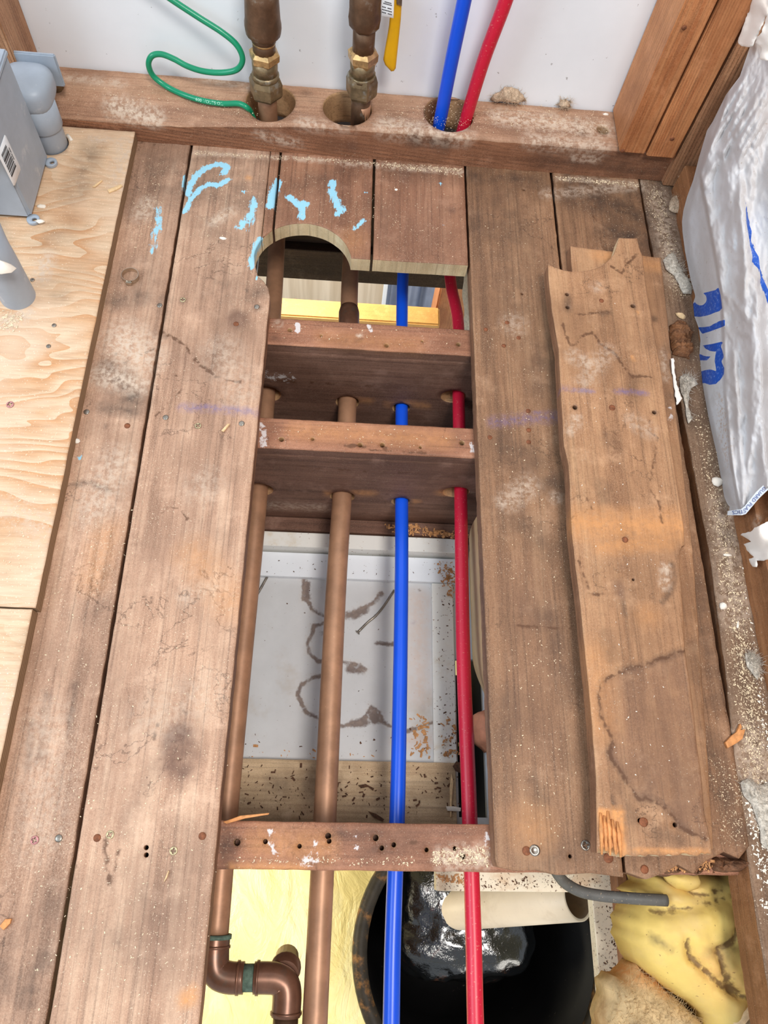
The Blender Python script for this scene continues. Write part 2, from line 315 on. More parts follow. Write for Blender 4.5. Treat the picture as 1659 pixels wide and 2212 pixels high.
# ------------------------------------------------------------------ objects
def tag(o, label=None, cat=None, group=None, kind=None):
    if label: o['label'] = label
    if cat: o['category'] = cat
    if group: o['group'] = group
    if kind: o['kind'] = kind
    return o
def empty(name, loc, parent=None):
    o = bpy.data.objects.new(name, None); C.objects.link(o); o.empty_display_size = .02
    o.location = loc
    if parent: o.parent = parent; o.location = Vector(loc) - Vector(wloc(parent))
    return o
def wloc(o):
    v = Vector(o.location); p = o.parent
    while p: v = v + Vector(p.location); p = p.parent
    return v
def mk(name, verts, faces, mats, parent=None, smooth=False, mi=None, fields=None, base=None):
    """verts in world metres; the object's origin is put at the foot of the mesh"""
    v = np.asarray(verts, float)
    o3 = np.array([v[:, 0].mean(), v[:, 1].mean(), v[:, 2].min()]) if base is None else np.asarray(base, float)
    me = bpy.data.meshes.new(name)
    me.from_pydata((v - o3).tolist(), [], [list(map(int, f)) for f in faces])
    for m in (mats if isinstance(mats, (list, tuple)) else [mats]): me.materials.append(m)
    if mi is not None: me.polygons.foreach_set('material_index', np.asarray(mi, np.int32))
    if smooth is True: me.polygons.foreach_set('use_smooth', np.ones(len(me.polygons), bool))
    elif smooth is not False: me.polygons.foreach_set('use_smooth', np.asarray(smooth, bool))
    if fields is None and any(m.node_tree in LAYERED for m in me.materials): fields = {k: np.zeros((len(v), 4)) for k in ('fa', 'fb')}
    if fields is not None:
        for nm, arr in fields.items():
            a = me.attributes.new(nm, 'FLOAT_COLOR', 'POINT'); a.data.foreach_set('color', np.asarray(arr, np.float32).ravel())
    me.update()
    o = bpy.data.objects.new(name, me); C.objects.link(o)
    o.location = o3
    if parent: o.parent = parent; o.location = Vector(o3) - wloc(parent)
    return o

# fields: strokes = [(layer, radius, strength, Nx3 points)], polys = [(layer, soft, strength, Nx3 points)]
LAY = {'dark': ('fa', 0), 'dust': ('fa', 1), 'paint': ('fa', 2), 'fresh': ('fa', 3), 'knot': ('fb', 0), 'white': ('fb', 1), 'chalk': ('fb', 2), 'ring': ('fb', 3)}
def seg_dist(v, a, b):
    ab = b - a; l = (ab ** 2).sum()
    t = np.clip(((v - a) @ ab) / (l if l > 0 else 1), 0, 1)
    return np.sqrt((((a + t[:, None] * ab) - v) ** 2).sum(1))
def eval_fields(v, strokes):
    F = {'fa': np.zeros((len(v), 4)), 'fb': np.zeros((len(v), 4))}
    lo, hi = v.min(0), v.max(0)
    for layer, rad, st, pts in strokes:
        if layer.startswith('P:'):
            if (pts[:, :2].max(0) < lo[:2]).any() or (pts[:, :2].min(0) > hi[:2]).any(): continue
            d = np.where(inside(v[:, :2], pts[:, :2]), 1., -1.) * bdist(v[:, :2], pts[:, :2]); n, c = LAY[layer[2:]]
            F[n][:, c] = np.maximum(F[n][:, c], st * np.clip(.5 + d / rad, 0, 1) * (np.abs(v[:, 2] - pts[0, 2]) < .003)); continue
        if (pts.max(0) + rad < lo).any() or (pts.min(0) - rad > hi).any(): continue
        d = np.full(len(v), 1e9)
        if len(pts) == 1: d = np.sqrt(((v - pts[0]) ** 2).sum(1))
        for a, b in zip(pts[:-1], pts[1:]): d = np.minimum(d, seg_dist(v, a, b))
        n, c = LAY[layer]; F[n][:, c] = np.maximum(F[n][:, c], st * np.clip(1 - d / rad, 0, 1) ** .8)
    return F
def S(layer, rpx, st, *pts, z=0.0):
    p = np.array([P(x, y, z) for x, y in pts]); return (layer, rpx * pxm(p[0]), st, p)

def inside(pt, poly):
    x, y = pt[:, 0], pt[:, 1]; r = np.zeros(len(pt), bool); n = len(poly)
    for i in range(n):
        x1, y1 = poly[i]; x2, y2 = poly[(i + 1) % n]
        c = ((y1 > y) != (y2 > y)) & (x < (x2 - x1) * (y - y1) / ((y2 - y1) if y2 != y1 else 1e-12) + x1); r ^= c
    return r
def bdist(pt, poly):
    d = np.full(len(pt), 1e9); poly = np.asarray(poly, float)
    for a, b in zip(poly, np.roll(poly, -1, 0)): d = np.minimum(d, seg_dist(pt, a, b))
    return d
def area2(p):
    p = np.asarray(p); q = np.roll(p, -1, 0); return (p[:, 0] * q[:, 1] - q[:, 0] * p[:, 1]).sum() / 2
def densify(poly, res, jit=0., seed=0, closed=True):
    out = []; poly = [np.asarray(p, float) for p in poly]; n = len(poly)
    for i in range(n if closed else n - 1):
        a, b = poly[i], poly[(i + 1) % n]; k = max(1, int(np.linalg.norm(b - a) / res))
        for j in range(k): out.append(a + (b - a) * j / k)
    out = np.array(out)
    if jit:
        q = np.roll(out, -1, 0) - np.roll(out, 1, 0); nn = np.stack([q[:, 1], -q[:, 0]], 1); nn /= np.linalg.norm(nn, axis=1)[:, None] + 1e-9
        out = out + nn * ((fbm(out[:, 0] * 90 + seed, out[:, 1] * 90, seed) - .47) * 2 * jit)[:, None]
    return out
def cdt(loops, res, clear=0.):
    """triangulate an outline with holes and interior points; returns 2D verts, tris, loops as index lists"""
    loops = [l if area2(l) > 0 else l[::-1] for l in loops]
    pts = []; edges = []; idx = []
    for l in loops:
        s = len(pts); n = len(l); pts += [Vector(p) for p in l]; idx.append(list(range(s, s + n)))
        edges += [(s + i, s + (i + 1) % n) for i in range(n)]
    O = np.asarray(loops[0])
    if res:
        lo, hi = O.min(0), O.max(0)
        gx, gy = np.meshgrid(np.arange(lo[0], hi[0], res), np.arange(lo[1], hi[1], res))
        g = np.stack([gx.ravel(), gy.ravel()], 1); g = g + rng.uniform(-.28, .28, g.shape) * res
        g = g[inside(g, O)]
        if len(g): g = g[bdist(g, O) > max(res * .55, clear)]
        for h in loops[1:]:
            if len(g): g = g[~inside(g, np.asarray(h))]
            if len(g): g = g[bdist(g, h) > res * .5]
        pts += [Vector(p) for p in g]
    r = delaunay_2d_cdt(pts, edges, [], 1, 1e-7)
    v2 = np.array([list(p) for p in r[0]]); tri = r[2]; om = {}
    for i, src in enumerate(r[3]):
        for s in src: om[s] = i
    if len(loops) > 1:
        cen = np.array([v2[list(t)].mean(0) for t in tri]); keep = inside(cen, O)
        for h in loops[1:]: keep &= ~inside(cen, np.asarray(h))
        tri = [t for t, k in zip(tri, keep) if k]
    tri = [t if area2(v2[list(t)]) > 0 else t[::-1] for t in tri]
    return v2, tri, [[om[i] for i in l] for l in idx]
def slab(name, outline, th, frame, mats, parent=None, holes=(), res=.006, bev=.0012, rows=1, strokes=(), jit=.0006, seed=0, und=.0004, side_of=None, hole_mi=1, edge_res=None):
    """a board: outline (u,v) with holes, thickness th down -w; frame maps (u,v,w) to the world. Material 0 face, 1 sides."""
    er = edge_res or max(res or .006, .006)
    o2 = densify(outline, er, jit, seed); hs = [densify(h, .004) for h in holes]
    v2, tri, loops = cdt([o2, *hs], res, bev * 1.5)
    ntop = len(v2)
    wv = (fbm(v2[:, 0] * 30, v2[:, 1] * 8, seed) - .5) * 2 * und
    top = np.column_stack([v2, wv]); verts = [top]; faces = [list(t) for t in tri]; mi = [0] * len(tri)
    sm = [True] * len(tri); off = ntop
    bl = []
    for li, lp in enumerate(loops):
        p = v2[lp]; q = np.roll(p, -1, 0) - np.roll(p, 1, 0)
        nn = np.stack([q[:, 1], -q[:, 0]], 1); nn /= np.linalg.norm(nn, axis=1)[:, None] + 1e-9
        if li: nn = -nn
        top[lp, :2] = p - nn * (min(bev, .0003) if li else bev); n = len(lp)
        rings = [list(lp)]
        for k in range(rows + 1):
            wz = -bev - (th - bev) * k / rows
            verts.append(np.column_stack([p, np.full(n, wz)])); rings.append(list(range(off, off + n))); off += n
        for ri, (A, B) in enumerate(zip(rings[:-1], rings[1:])):
            for i in range(n):
                j = (i + 1) % n
                faces.append([A[i], B[i], B[j], A[j]] if not li else [A[j], B[j], B[i], A[i]])
                m_ = hole_mi if li else 1
                if not li and side_of is not None: m_ = side_of((p[i] + p[j]) / 2, (nn[i] + nn[j]) / 2)
                mi.append(0 if ri == 0 and not li else m_); sm.append(bool(li) or ri == 0)
        bl.append(rings[-1])
    # bottom
    bv, bt, bloop = cdt([v2[l] for l in loops], None)
    mp = {}
    for l, ring in zip(bloop, bl):
        for a, b_ in zip(l, ring): mp[a] = b_
    for t in bt:
        if all(i in mp for i in t): faces.append([mp[i] for i in t[::-1]]); mi.append(1); sm.append(False)
    V = np.concatenate(verts); W = np.array([frame(*p) for p in V])
    return mk(name, W, faces, mats, parent, sm, mi, eval_fields(W, strokes))
def flat(z): return lambda u, v, w_: (u, v, z + w_)
def front(Y): return lambda u, v, w_: (u, Y - w_, v)              # u=x, v=z, board goes back along +Y
def facex(X): return lambda u, v, w_: (X - w_ * -1 * -1, u, v)
def rect(x0, y0, x1, y1): return [(x0, y0), (x1, y0), (x1, y1), (x0, y1)]
def circ(x, y, r, n=20, sy=1., a0=0): return [(x + r * math.cos(a0 + 2 * math.pi * i / n), y + r * sy * math.sin(a0 + 2 * math.pi * i / n)) for i in range(n)]

def smooth_path(pts, k=8):
    p = [np.asarray(q, float) for q in pts]; out = []
    p = [2 * p[0] - p[1]] + p + [2 * p[-1] - p[-2]]
    for i in range(1, len(p) - 2):
        for j in range(k):
            t = j / k; a, b, c, d = p[i - 1:i + 3]
            out.append(.5 * ((2 * b) + (c - a) * t + (2 * a - 5 * b + 4 * c - d) * t * t + (3 * b - a - 3 * c + d) * t ** 3))
    out.append(p[-2]); return np.array(out)
def tube_geo(path, r, n=14, cap=True, inner=None):
    path = np.asarray(path, float); m = len(path); r = np.broadcast_to(np.asarray(r, float), (m,))
    T = np.gradient(path, axis=0); T /= np.linalg.norm(T, axis=1)[:, None] + 1e-12
    up = np.array([0, 0, 1.]) if abs(T[0][2]) < .9 else np.array([1., 0, 0])
    u = np.cross(T[0], up); u /= np.linalg.norm(u); V = []; 
    for i in range(m):
        u = u - T[i] * (u @ T[i]); u /= np.linalg.norm(u); w_ = np.cross(T[i], u)
        for k in range(n):
            a = 2 * math.pi * k / n; V.append(path[i] + r[i] * (math.cos(a) * u + math.sin(a) * w_))
    F = [[i * n + k, i * n + (k + 1) % n, (i + 1) * n + (k + 1) % n, (i + 1) * n + k] for i in range(m - 1) for k in range(n)]
    sm = [True] * len(F)
    if cap: F += [list(range(n))[::-1], [(m - 1) * n + k for k in range(n)]]; sm += [False, False]
    return np.array(V), F, sm
def tube(name, path, r, mat, parent=None, n=14, cap=True):
    V, F, sm = tube_geo(path, r, n, cap); return mk(name, V, F, mat, parent, sm)
def lathe(name, a, d, prof, mat, parent=None, n=20, flat_sides=False, twist=0., close=True):
    """turned piece: axis from a along d, profile of (distance, radius)"""
    a = np.asarray(a, float); d = np.asarray(d, float); d = d / np.linalg.norm(d)
    up = np.array([0, 0, 1.]) if abs(d[2]) < .9 else np.array([1., 0, 0]); u = np.cross(d, up); u /= np.linalg.norm(u); w_ = np.cross(d, u)
    V = []; 
    for s, r in prof:
        for k in range(n):
            t = twist + 2 * math.pi * k / n; V.append(a + d * s + r * (math.cos(t) * u + math.sin(t) * w_))
    m = len(prof)
    F = [[i * n + k, i * n + (k + 1) % n, (i + 1) * n + (k + 1) % n, (i + 1) * n + k] for i in range(m - 1) for k in range(n)]
    sm = [not flat_sides] * len(F)
    if close: F += [list(range(n))[::-1], [(m - 1) * n + k for k in range(n)]]; sm += [False, False]
    return mk(name, np.array(V), F, mat, parent, sm)
def box(name, x0, x1, y0, y1, z0, z1, mat, parent=None, bev=.002, seg=2):
    bm = bmesh.new(); bmesh.ops.create_cube(bm, size=1)
    for v in bm.verts: v.co = Vector(((x0 + x1) / 2 + v.co.x * (x1 - x0), (y0 + y1) / 2 + v.co.y * (y1 - y0), (z0 + z1) / 2 + v.co.z * (z1 - z0)))
    if bev: bmesh.ops.bevel(bm, geom=bm.edges[:], offset=bev, segments=seg, affect='EDGES')
    bm.verts.index_update(); V = [list(v.co) for v in bm.verts]; F = [[v.index for v in f.verts] for f in bm.faces]; bm.free()
    return mk(name, V, F, mat, parent)
def mound(name, outline, z0, h, mat, parent=None, res=.006, edge=.03, amp=.15, ns=40, strokes=(), cut=(), seed=0, jit=.004, thick=.012, zfun=None):
    """a lump: outline on the ground, height rising from the edge; cut = creases (points, radius, depth)"""
    o2 = densify(outline, res, jit, seed); v2, tri, loops = cdt([o2], res)
    d = bdist(v2, v2[loops[0]]); t = np.clip(d / edge, 0, 1)
    H = h * np.sqrt(np.clip(1 - (1 - t) ** 2, 0, 1)); H = H * (1 - amp + 2 * amp * fbm(v2[:, 0] * ns, v2[:, 1] * ns, seed))
    H = H + amp * h * .25 * (fbm(v2[:, 0] * ns * 4, v2[:, 1] * ns * 4, seed + 9) - .5) * t
    base = z0 if zfun is None else zfun(v2[:, 0], v2[:, 1])
    z = base + H
    v3 = np.column_stack([v2, z])
    for pts, rad, dep in [(a_, b_, c_ * .5) for a_, b_, c_ in cut]:
        pts = np.asarray(pts)[:, :2]; dd = np.full(len(v2), 1e9)
        for a, b in zip(pts[:-1], pts[1:]): dd = np.minimum(dd, seg_dist(v2, a, b))
        v3[:, 2] -= dep * np.clip(1 - dd / rad, 0, 1) ** 1.5
    lp = loops[0]; n = len(v2); F = [list(t_) for t_ in tri]
    bot = v3[lp].copy(); bot[:, 2] -= thick; V = np.concatenate([v3, bot])
    for i in range(len(lp)):
        j = (i + 1) % len(lp); F.append([lp[i], n + i, n + j, lp[j]])
    bv, bt, bl = cdt([v2[lp]], None)
    inv = {a: n + i for i, a in enumerate(bl[0])}
    F += [[inv[i] for i in t_[::-1]] for t_ in bt if all(i in inv for i in t_)]
    Vs = V.copy(); 
    fl = eval_fields(np.column_stack([V[:, :2], np.full(len(V), z0 if np.isscalar(z0) else 0)]), strokes) if len(strokes) else eval_fields(V, ())
    return mk(name, V, F, mat, parent, True, None, fl)
def screw(px, py, z, parent, head, r=.0042, kind='cross', name='screw', hgt=.0009):
    c = P(px, py, z); a = random.uniform(0, 1.5)
    if kind == 'nail':
        o = lathe(name, c - np.array([0, 0, .0006]), (0, 0, 1), [(0, r), (hgt * .6 + .0006, r), (hgt + .0006, r * .7), (hgt + .0007, r * .1)], head, parent, 12); return o
    if kind == 'hex':
        o = lathe(name, c - np.array([0, 0, .0006]), (0, 0, 1), [(0, r), (.0006 + hgt, r), (.0007 + hgt, r * .62), (.0007 + hgt * .3, r * .5), (.0007 + hgt * .3, r * .05)], head, parent, 18)
    else:
        plus = []; l, t = r * .66, r * .16
        for x, y in [(l, -t), (l, t), (t, t), (t, l), (-t, l), (-t, t), (-l, t), (-l, -t), (-t, -t), (-t, -l), (t, -l), (t, -t)]:
            plus.append((c[0] + x * math.cos(a) - y * math.sin(a), c[1] + x * math.sin(a) + y * math.cos(a)))
        o = slab(name, circ(c[0], c[1], r, 16), .0012 + hgt * .2, flat(z + hgt), [head, MS['dark_slot']], parent, [plus], None, r * .12, jit=0, und=0, edge_res=.01)
        me = o.data
    return o

# ------------------------------------------------------------------ stains and marks seen on the floor (z = 0)
FS = []
def a(layer, r, st, *pts): FS.append(S(layer, r, st, *pts))
# light blue paint smears
a('paint', 10, 1.0, (405, 418), (411, 400), (425, 378), (446, 362), (470, 354), (486, 358)); a('paint', 10, 1.05, (466, 355), (491, 359), (484, 374))
a('paint', 8, .95, (398, 458), (412, 432), (430, 410), (452, 397)); a('paint', 9, .95, (450, 398), (472, 401), (493, 388))
a('paint', 8, .55, (395, 405), (400, 380)); a('paint', 11, .62, (341, 452), (345, 480), (338, 500)); a('paint', 12, .46, (335, 495), (330, 545))
a('paint', 11, .72, (550, 430), (545, 460), (528, 480), (515, 492)); a('paint', 7, .5, (548, 468), (536, 500)); a('paint', 13, .95, (600, 392), (592, 415), (584, 445))
a('paint', 12, .95, (625, 426), (642, 440), (660, 440)); a('paint', 11, .9, (652, 440), (653, 470)); a('paint', 12, .95, (718, 394), (718, 415), (727, 440), (735, 455)); a('paint', 9, .8, (742, 448), (728, 464))
a('paint', 8, .75, (785, 478), (765, 495)); a('paint', 8, .9, (562, 515), (552, 535), (546, 560), (543, 580)); a('paint', 6, .9, (557, 600)); a('paint', 5, .8, (957, 485)); a('paint', 5, .8, (952, 398)); a('paint', 5, .8, (527, 415)); a('paint', 5, .7, (790, 415))
a('paint', 4, .9, (172, 990))
# chalk line
a('chalk', 15, .7, (395, 880), (470, 884), (555, 890)); a('chalk', 7, .9, (430, 878), (500, 884)); a('chalk', 20, .55, (1065, 912), (1130, 905), (1205, 900)); a('chalk', 9, .9, (1160, 893))
# dark patches
for r, st, *pts in [(50, .9, (265, 835), (240, 800), (290, 870)), (24, .8, (225, 880), (290, 890)), (9, .9, (150, 1050), (190, 1040), (240, 1062)), (30, .45, (350, 715), (360, 650)),
    (40, .75, (250, 650), (300, 640)), (45, .5, (420, 340), (590, 345)), (60, .45, (440, 470), (500, 520)), (34, .7, (545, 640), (575, 620)), (16, .8, (555, 663)), (16, .6, (395, 650)), (14, .7, (357, 725)),
    (45, .45, (640, 400), (780, 360)), (40, .5, (850, 372), (990, 378)), (30, .4, (820, 440), (840, 480)), (34, .75, (1020, 380), (1100, 385), (1180, 395)), (60, .42, (1100, 420), (1100, 480)),
    (36, .6, (1030, 500), (1040, 470)), (70, .45, (1170, 760), (1180, 830)), (55, .55, (1140, 1000), (1090, 960)), (42, .7, (1205, 1050), (1190, 1040)), (50, .45, (1110, 1120), (1180, 1180)), (40, .45, (1180, 1330), (1230, 1500)),
    (45, .42, (1090, 1500), (1085, 1700)), (34, .5, (1150, 1690), (1170, 1720)), (50, .42, (1150, 1860), (1220, 1850)),
    (75, .85, (1260, 420), (1330, 440), (1385, 470)), (60, .85, (1330, 500), (1395, 520)), (45, .7, (1235, 395), (1390, 415)), (40, .7, (1530, 1600), (1600, 1800)), (60, .5, (1500, 1250), (1545, 1500)),
    (55, .7, (60, 2150), (90, 2080)), (50, .6, (20, 2060), (10, 2150)), (18, .6, (100, 1500), (85, 1640)), (14, .6, (70, 1560), (60, 1660)), (14, .5, (160, 1480), (150, 1560)), (16, .5, (225, 1260), (230, 1230)), (40, .35, (160, 1340), (220, 1310)),
    (8, .8, (228, 922)), (5, .9, (212, 1030)), (4, .9, (393, 1387)), (9, .8, (250, 2040)), (4, .9, (255, 2030), (258, 2050)), (30, .3, (330, 1650), (270, 1800)), (10, .5, (236, 1895), (237, 1910)), (5, .9, (535, 628)), (18, .6, (345, 655), (352, 640))]:
    a('dark', r, st, *pts)
a('knot', 62, .85, (392, 1600), (385, 1650)); a('knot', 40, .4, (400, 1560)); a('knot', 28, .8, (520, 690)); a('knot', 14, .8, (975, 455)); a('knot', 24, .4, (1240, 700))
a('knot', 55, .35, (860, 420), (830, 520)); a('knot', 20, .4, (790, 400), (795, 450)); a('knot', 80, .3, (420, 1050), (330, 1200)); a('knot', 70, .3, (400, 780), (480, 950)); a('knot', 60, .3, (350, 1980), (330, 2100))
# pale dust and worn areas
a('dust', 70, .85, (270, 735), (300, 770)); a('dust', 40, .8, (220, 810), (300, 830)); a('dust', 60, .55, (250, 1000), (200, 1100)); a('dust', 30, .75, (305, 465), (320, 440)); a('dust', 40, .4, (1110, 700)); a('dust', 38, .5, (1100, 1080), (1140, 1050)); a('dust', 22, .65, (1085, 1085)); a('dust', 20, .55, (1200, 1075))
a('dust', 60, .4, (480, 760), (520, 850)); a('dust', 60, .4, (440, 1050)); a('dust', 80, .35, (100, 1560), (90, 1800)); a('dust', 80, .3, (430, 1500), (330, 1560)); a('dust', 18, .7, (460, 480), (500, 455)); a('dust', 20, .5, (1180, 420), (1390, 400))
a('dust', 12, .6, (730, 352), (1000, 372)); a('dust', 11, .6, (1205, 385), (1385, 398)); a('dust', 10, .7, (420, 330), (720, 348)); a('dust', 30, .4, (400, 1290), (470, 1260))
a('fresh', 60, .35, (420, 1200), (500, 1300)); a('fresh', 24, .8, (415, 2150), (400, 2160)); a('fresh', 50, .3, (230, 1150), (200, 1250)); a('fresh', 9, .9, (538, 385)); a('fresh', 50, .25, (760, 520)); a('fresh', 18, .5, (1000, 1720)); a('fresh', 70, .3, (1150, 1790))
a('dark', 150, .55, (330, 380), (520, 420)); a('dark', 110, .5, (480, 620)); a('dark', 90, .45, (300, 600)); a('dark', 120, .35, (470, 760)); a('dark', 120, .3, (400, 1850), (250, 2000)); a('dark', 90, .35, (120, 1950), (60, 2200)); a('knot', 120, .3, (430, 1000), (400, 1150)); a('knot', 140, .3, (280, 1500), (250, 1700)); a('dark', 100, .4, (1090, 420), (1100, 620)); a('knot', 90, .35, (1130, 1250), (1160, 1600)); a('knot', 90, .4, (900, 420), (920, 540)); a('knot', 80, .4, (700, 430))
a('ring', 4, .9, (345, 715), (370, 728), (400, 745), (420, 775), (440, 795), (470, 815), (500, 822), (535, 828))
a('ring', 4, .8, (335, 752), (280, 780), (205, 812)); a('ring', 3, .8, (260, 760), (215, 785)); a('ring', 4, .7, (330, 905), (345, 890), (395, 840), (380, 810)); a('ring', 4, .7, (350, 1110), (362, 1095), (390, 1100), (405, 1120))
a('ring', 4, .7, (1100, 1350), (1240, 1360)); a('ring', 3, .8, (1290, 480), (1278, 465), (1285, 445))
a('ring', 5, .8, (237, 1780), (228, 1830), (236, 1915), (260, 1830)); a('ring', 3, .6, (330, 1610), (340, 1560), (390, 1530), (430, 1560)); a('ring', 3, .6, (165, 1870), (195, 1860), (230, 1855))
a('ring', 3, .9, (337, 1638), (425, 1640))
a('P:knot', 22, .95, *[(388 + 44 * math.cos(t * .42), 1625 + 66 * math.sin(t * .42)) for t in range(15)])
a('P:knot', 14, .7, *[(512 + 22 * math.cos(t * .42), 690 + 20 * math.sin(t * .42)) for t in range(15)])
# ------------------------------------------------------------------ FLOOR: planks, sheets, joists
floor = tag(empty('floor', (0.05, 0.45, 0)), kind='structure')
TH = .0235; YB = .985; YF = -.42
def pl(name, x0, x1, y0, y1, mat, seed, holes=(), end=None, **k):
    out = [(x0, y0), (x1, y0), (x1, y1), (x0, y1)]
    return slab(name, out, TH, flat(0), [MW[mat], MW['edge']], floor, holes, .0045, strokes=FS, seed=seed, jit=.0009, **k)
g = .0016
plankA = pl('plank', -.395, -.2323 - g - .0004, YF, YB, 'plank_pale', 1)
# plank B with the left flank of the round cut and two bored holes
hcx, hcy, hr = -.0585, .722, .0665
ang = [math.radians(t) for t in (146, 155, 165, 175, 185, 195, 202)]
arcB = [(hcx + hr * math.cos(t), hcy + hr * math.sin(t)) for t in ang]
xs = -.1015
cr = -.1175                                                      # crack between plank B and its split-off sliver
yB = hcy + math.sqrt(max(0, hr ** 2 - (cr - hcx) ** 2))
lo = [P(x, y)[:2] for x, y in ((553, 580), (557, 596), (570, 607), (580, 622), (583, 640))]
outB = [(-.2323 + g, YF), (-.1005, YF), (-.1005, .0), (-.0995, .30), (-.0985, .55)] + [tuple(q) for q in lo[::-1]] + \
       [(hcx + hr * math.cos(t), hcy + hr * math.sin(t)) for t in [math.radians(x) for x in (178, 170, 160)]] + [(cr - .0004, yB), (cr - .0004, YB), (-.2323 + g, YB)]
hb = [circ(*P(x, y)[:2], .0022, 8) for x, y in ((316, 1831), (316, 1847))]
plankB = slab('plank', outB, TH, flat(0), [MW['plank_pale'], MW['edge']], floor, hb, .0042, strokes=FS, seed=2, jit=.0006,
              side_of=lambda p, n: 2 if (p[1] > .70 and p[0] > -.13 and p[1] < .80) else 1)
plankB.data.materials.append(MW['cut_end'])
def arc(a0, a1, n=10): return [(hcx + hr * math.cos(math.radians(a0 + (a1 - a0) * i / n)), hcy + hr * math.sin(math.radians(a0 + (a1 - a0) * i / n))) for i in range(n + 1)]
cut_side = lambda p, n: 2 if p[1] < .84 and n[1] < .35 and not abs(n[0]) > .97 else 1
def cutplank(name, out, seed):
    o = slab(name, out, TH, flat(0), [MW['plank_cut'], MW['edge']], floor, (), .004, strokes=FS, seed=seed, jit=.0004, side_of=cut_side, edge_res=.005); o.data.materials.append(MW['cut_end']); return o
x1 = -.1025 - g
a_x1 = math.degrees(math.acos((x1 - hcx) / hr)); a_cr = math.degrees(math.acos((cr + .0004 - hcx) / hr))
cutplank('plank', [(cr + .0004, YB)] + arc(a_cr, a_x1, 5) + [(x1, YB)], 3)
x0 = -.1025 + g; a_x0 = math.degrees(math.acos((x0 - hcx) / hr))
aE = math.degrees(math.asin((.7310 - hcy) / hr))
cutplank('plank', [(x0, YB)] + arc(a_x0, aE, 26) + [(.0362 - g - .0005, .7312), (.0362 - g - .0005, YB)], 4)
cutplank('plank', [(.0362 + g, .7315), (.1725 - g, .7325), (.1725 - g, YB), (.0362 + g, YB)], 5)
hE = [circ(*P(x, y)[:2], .0019, 8) for x, y in ((1232, 1850), (1128, 635 + 0), (1132, 410))]
outE = [(.1725 + g, -.019), (.176, -.026), (.195, -.030), (.215, -.028), (.235, -.033), (.27, -.031), (.3039 - g, -.034), (.3039 - g, YB), (.1725 + g, YB)]
plankE = slab('plank', outE, TH, flat(0), [MW['plank_brown'], MW['edge']], floor, hE, .0042, strokes=FS, seed=6, jit=.0009)
outF = [(.3039 + g, -.030), (.325, -.036), (.345, -.030), (.36, -.022), (.375, -.030), (.39, -.018), (.41, -.010), (.425, -.016), (.4385, -.004), (.4395, YB), (.3039 + g, YB)]
plankF = slab('plank', outF, TH, flat(0), [MW['plank_brown'], MW['rot']], floor, (), .005, strokes=FS, seed=7, jit=.0012)
GS = list(FS) + [S('dust', 34, .55, (1425, 420), (1460, 600)), S('dust', 45, .5, (1565, 1100), (1590, 1330)), S('dust', 60, .6, (1620, 1600), (1650, 1750)), S('dark', 30, .9, (1470, 720), (1480, 760)), S('dark', 40, .6, (1500, 900))]
outG = [(.4415, .985), (.4455, .60), (.4500, .31), (.4440, .16), (.4360, .055), (.4330, -.08), (.4330, -.42), (.60, -.42), (.60, .05), (.494, .07), (.494, .31), (.494, .985)]
slab('plank', outG, .045, flat(-.001), [MW['dusty'], MW['plate_brown']], floor, (), .0055, strokes=GS, seed=8, jit=.0012)
# plywood sheets
PZ = .0178
PS = [S(l, r, s, *p, z=PZ) for l, r, s, *p in [('dark', 40, .5, (200, 320), (160, 420)), ('dark', 50, .35, (150, 480), (100, 520)), ('dark', 30, .35, (130, 640)), ('dust', 30, .8, (100, 560), (90, 600)), ('dust', 25, .9, (10, 700), (60, 680)),
      ('dust', 60, .5, (30, 1100), (110, 1150)), ('dust', 30, .7, (270, 320), (255, 400)), ('dust', 14, .8, (190, 300), (285, 305)), ('dark', 40, .35, (180, 390)), ('paint', 6, .9, (258, 418)), ('dark', 4, .9, (70, 605)), ('dark', 50, .3, (60, 1400)), ('dust', 60, .5, (10, 1480), (20, 1540))]]
seam = P(40, 1313, PZ)[1]
def plyedge(y0, y1, n, s):
    ys_ = np.linspace(y0, y1, n); return [(-.3093 + .0016 * float(fbm(np.array(y * 14.), np.array(s + .5), s)) - .0008, float(y)) for y in ys_]
for y0, y1, s in ((seam + .0008, .921, 11), (YF, seam - .0008, 12)):
    e = plyedge(y0, y1, 20, s)
    if s == 12: e = [(x - .003, y) for x, y in e]
    slab('plywood_sheet', [(-.86, y0)] + e + [(-.86, y1)], PZ, flat(PZ), [MW['ply'], MW['ply_edge']], floor,
         [circ(-.4185, .885, .0225, 24)] if s == 11 else (), .006, rows=2, strokes=PS, seed=s, jit=.0005)
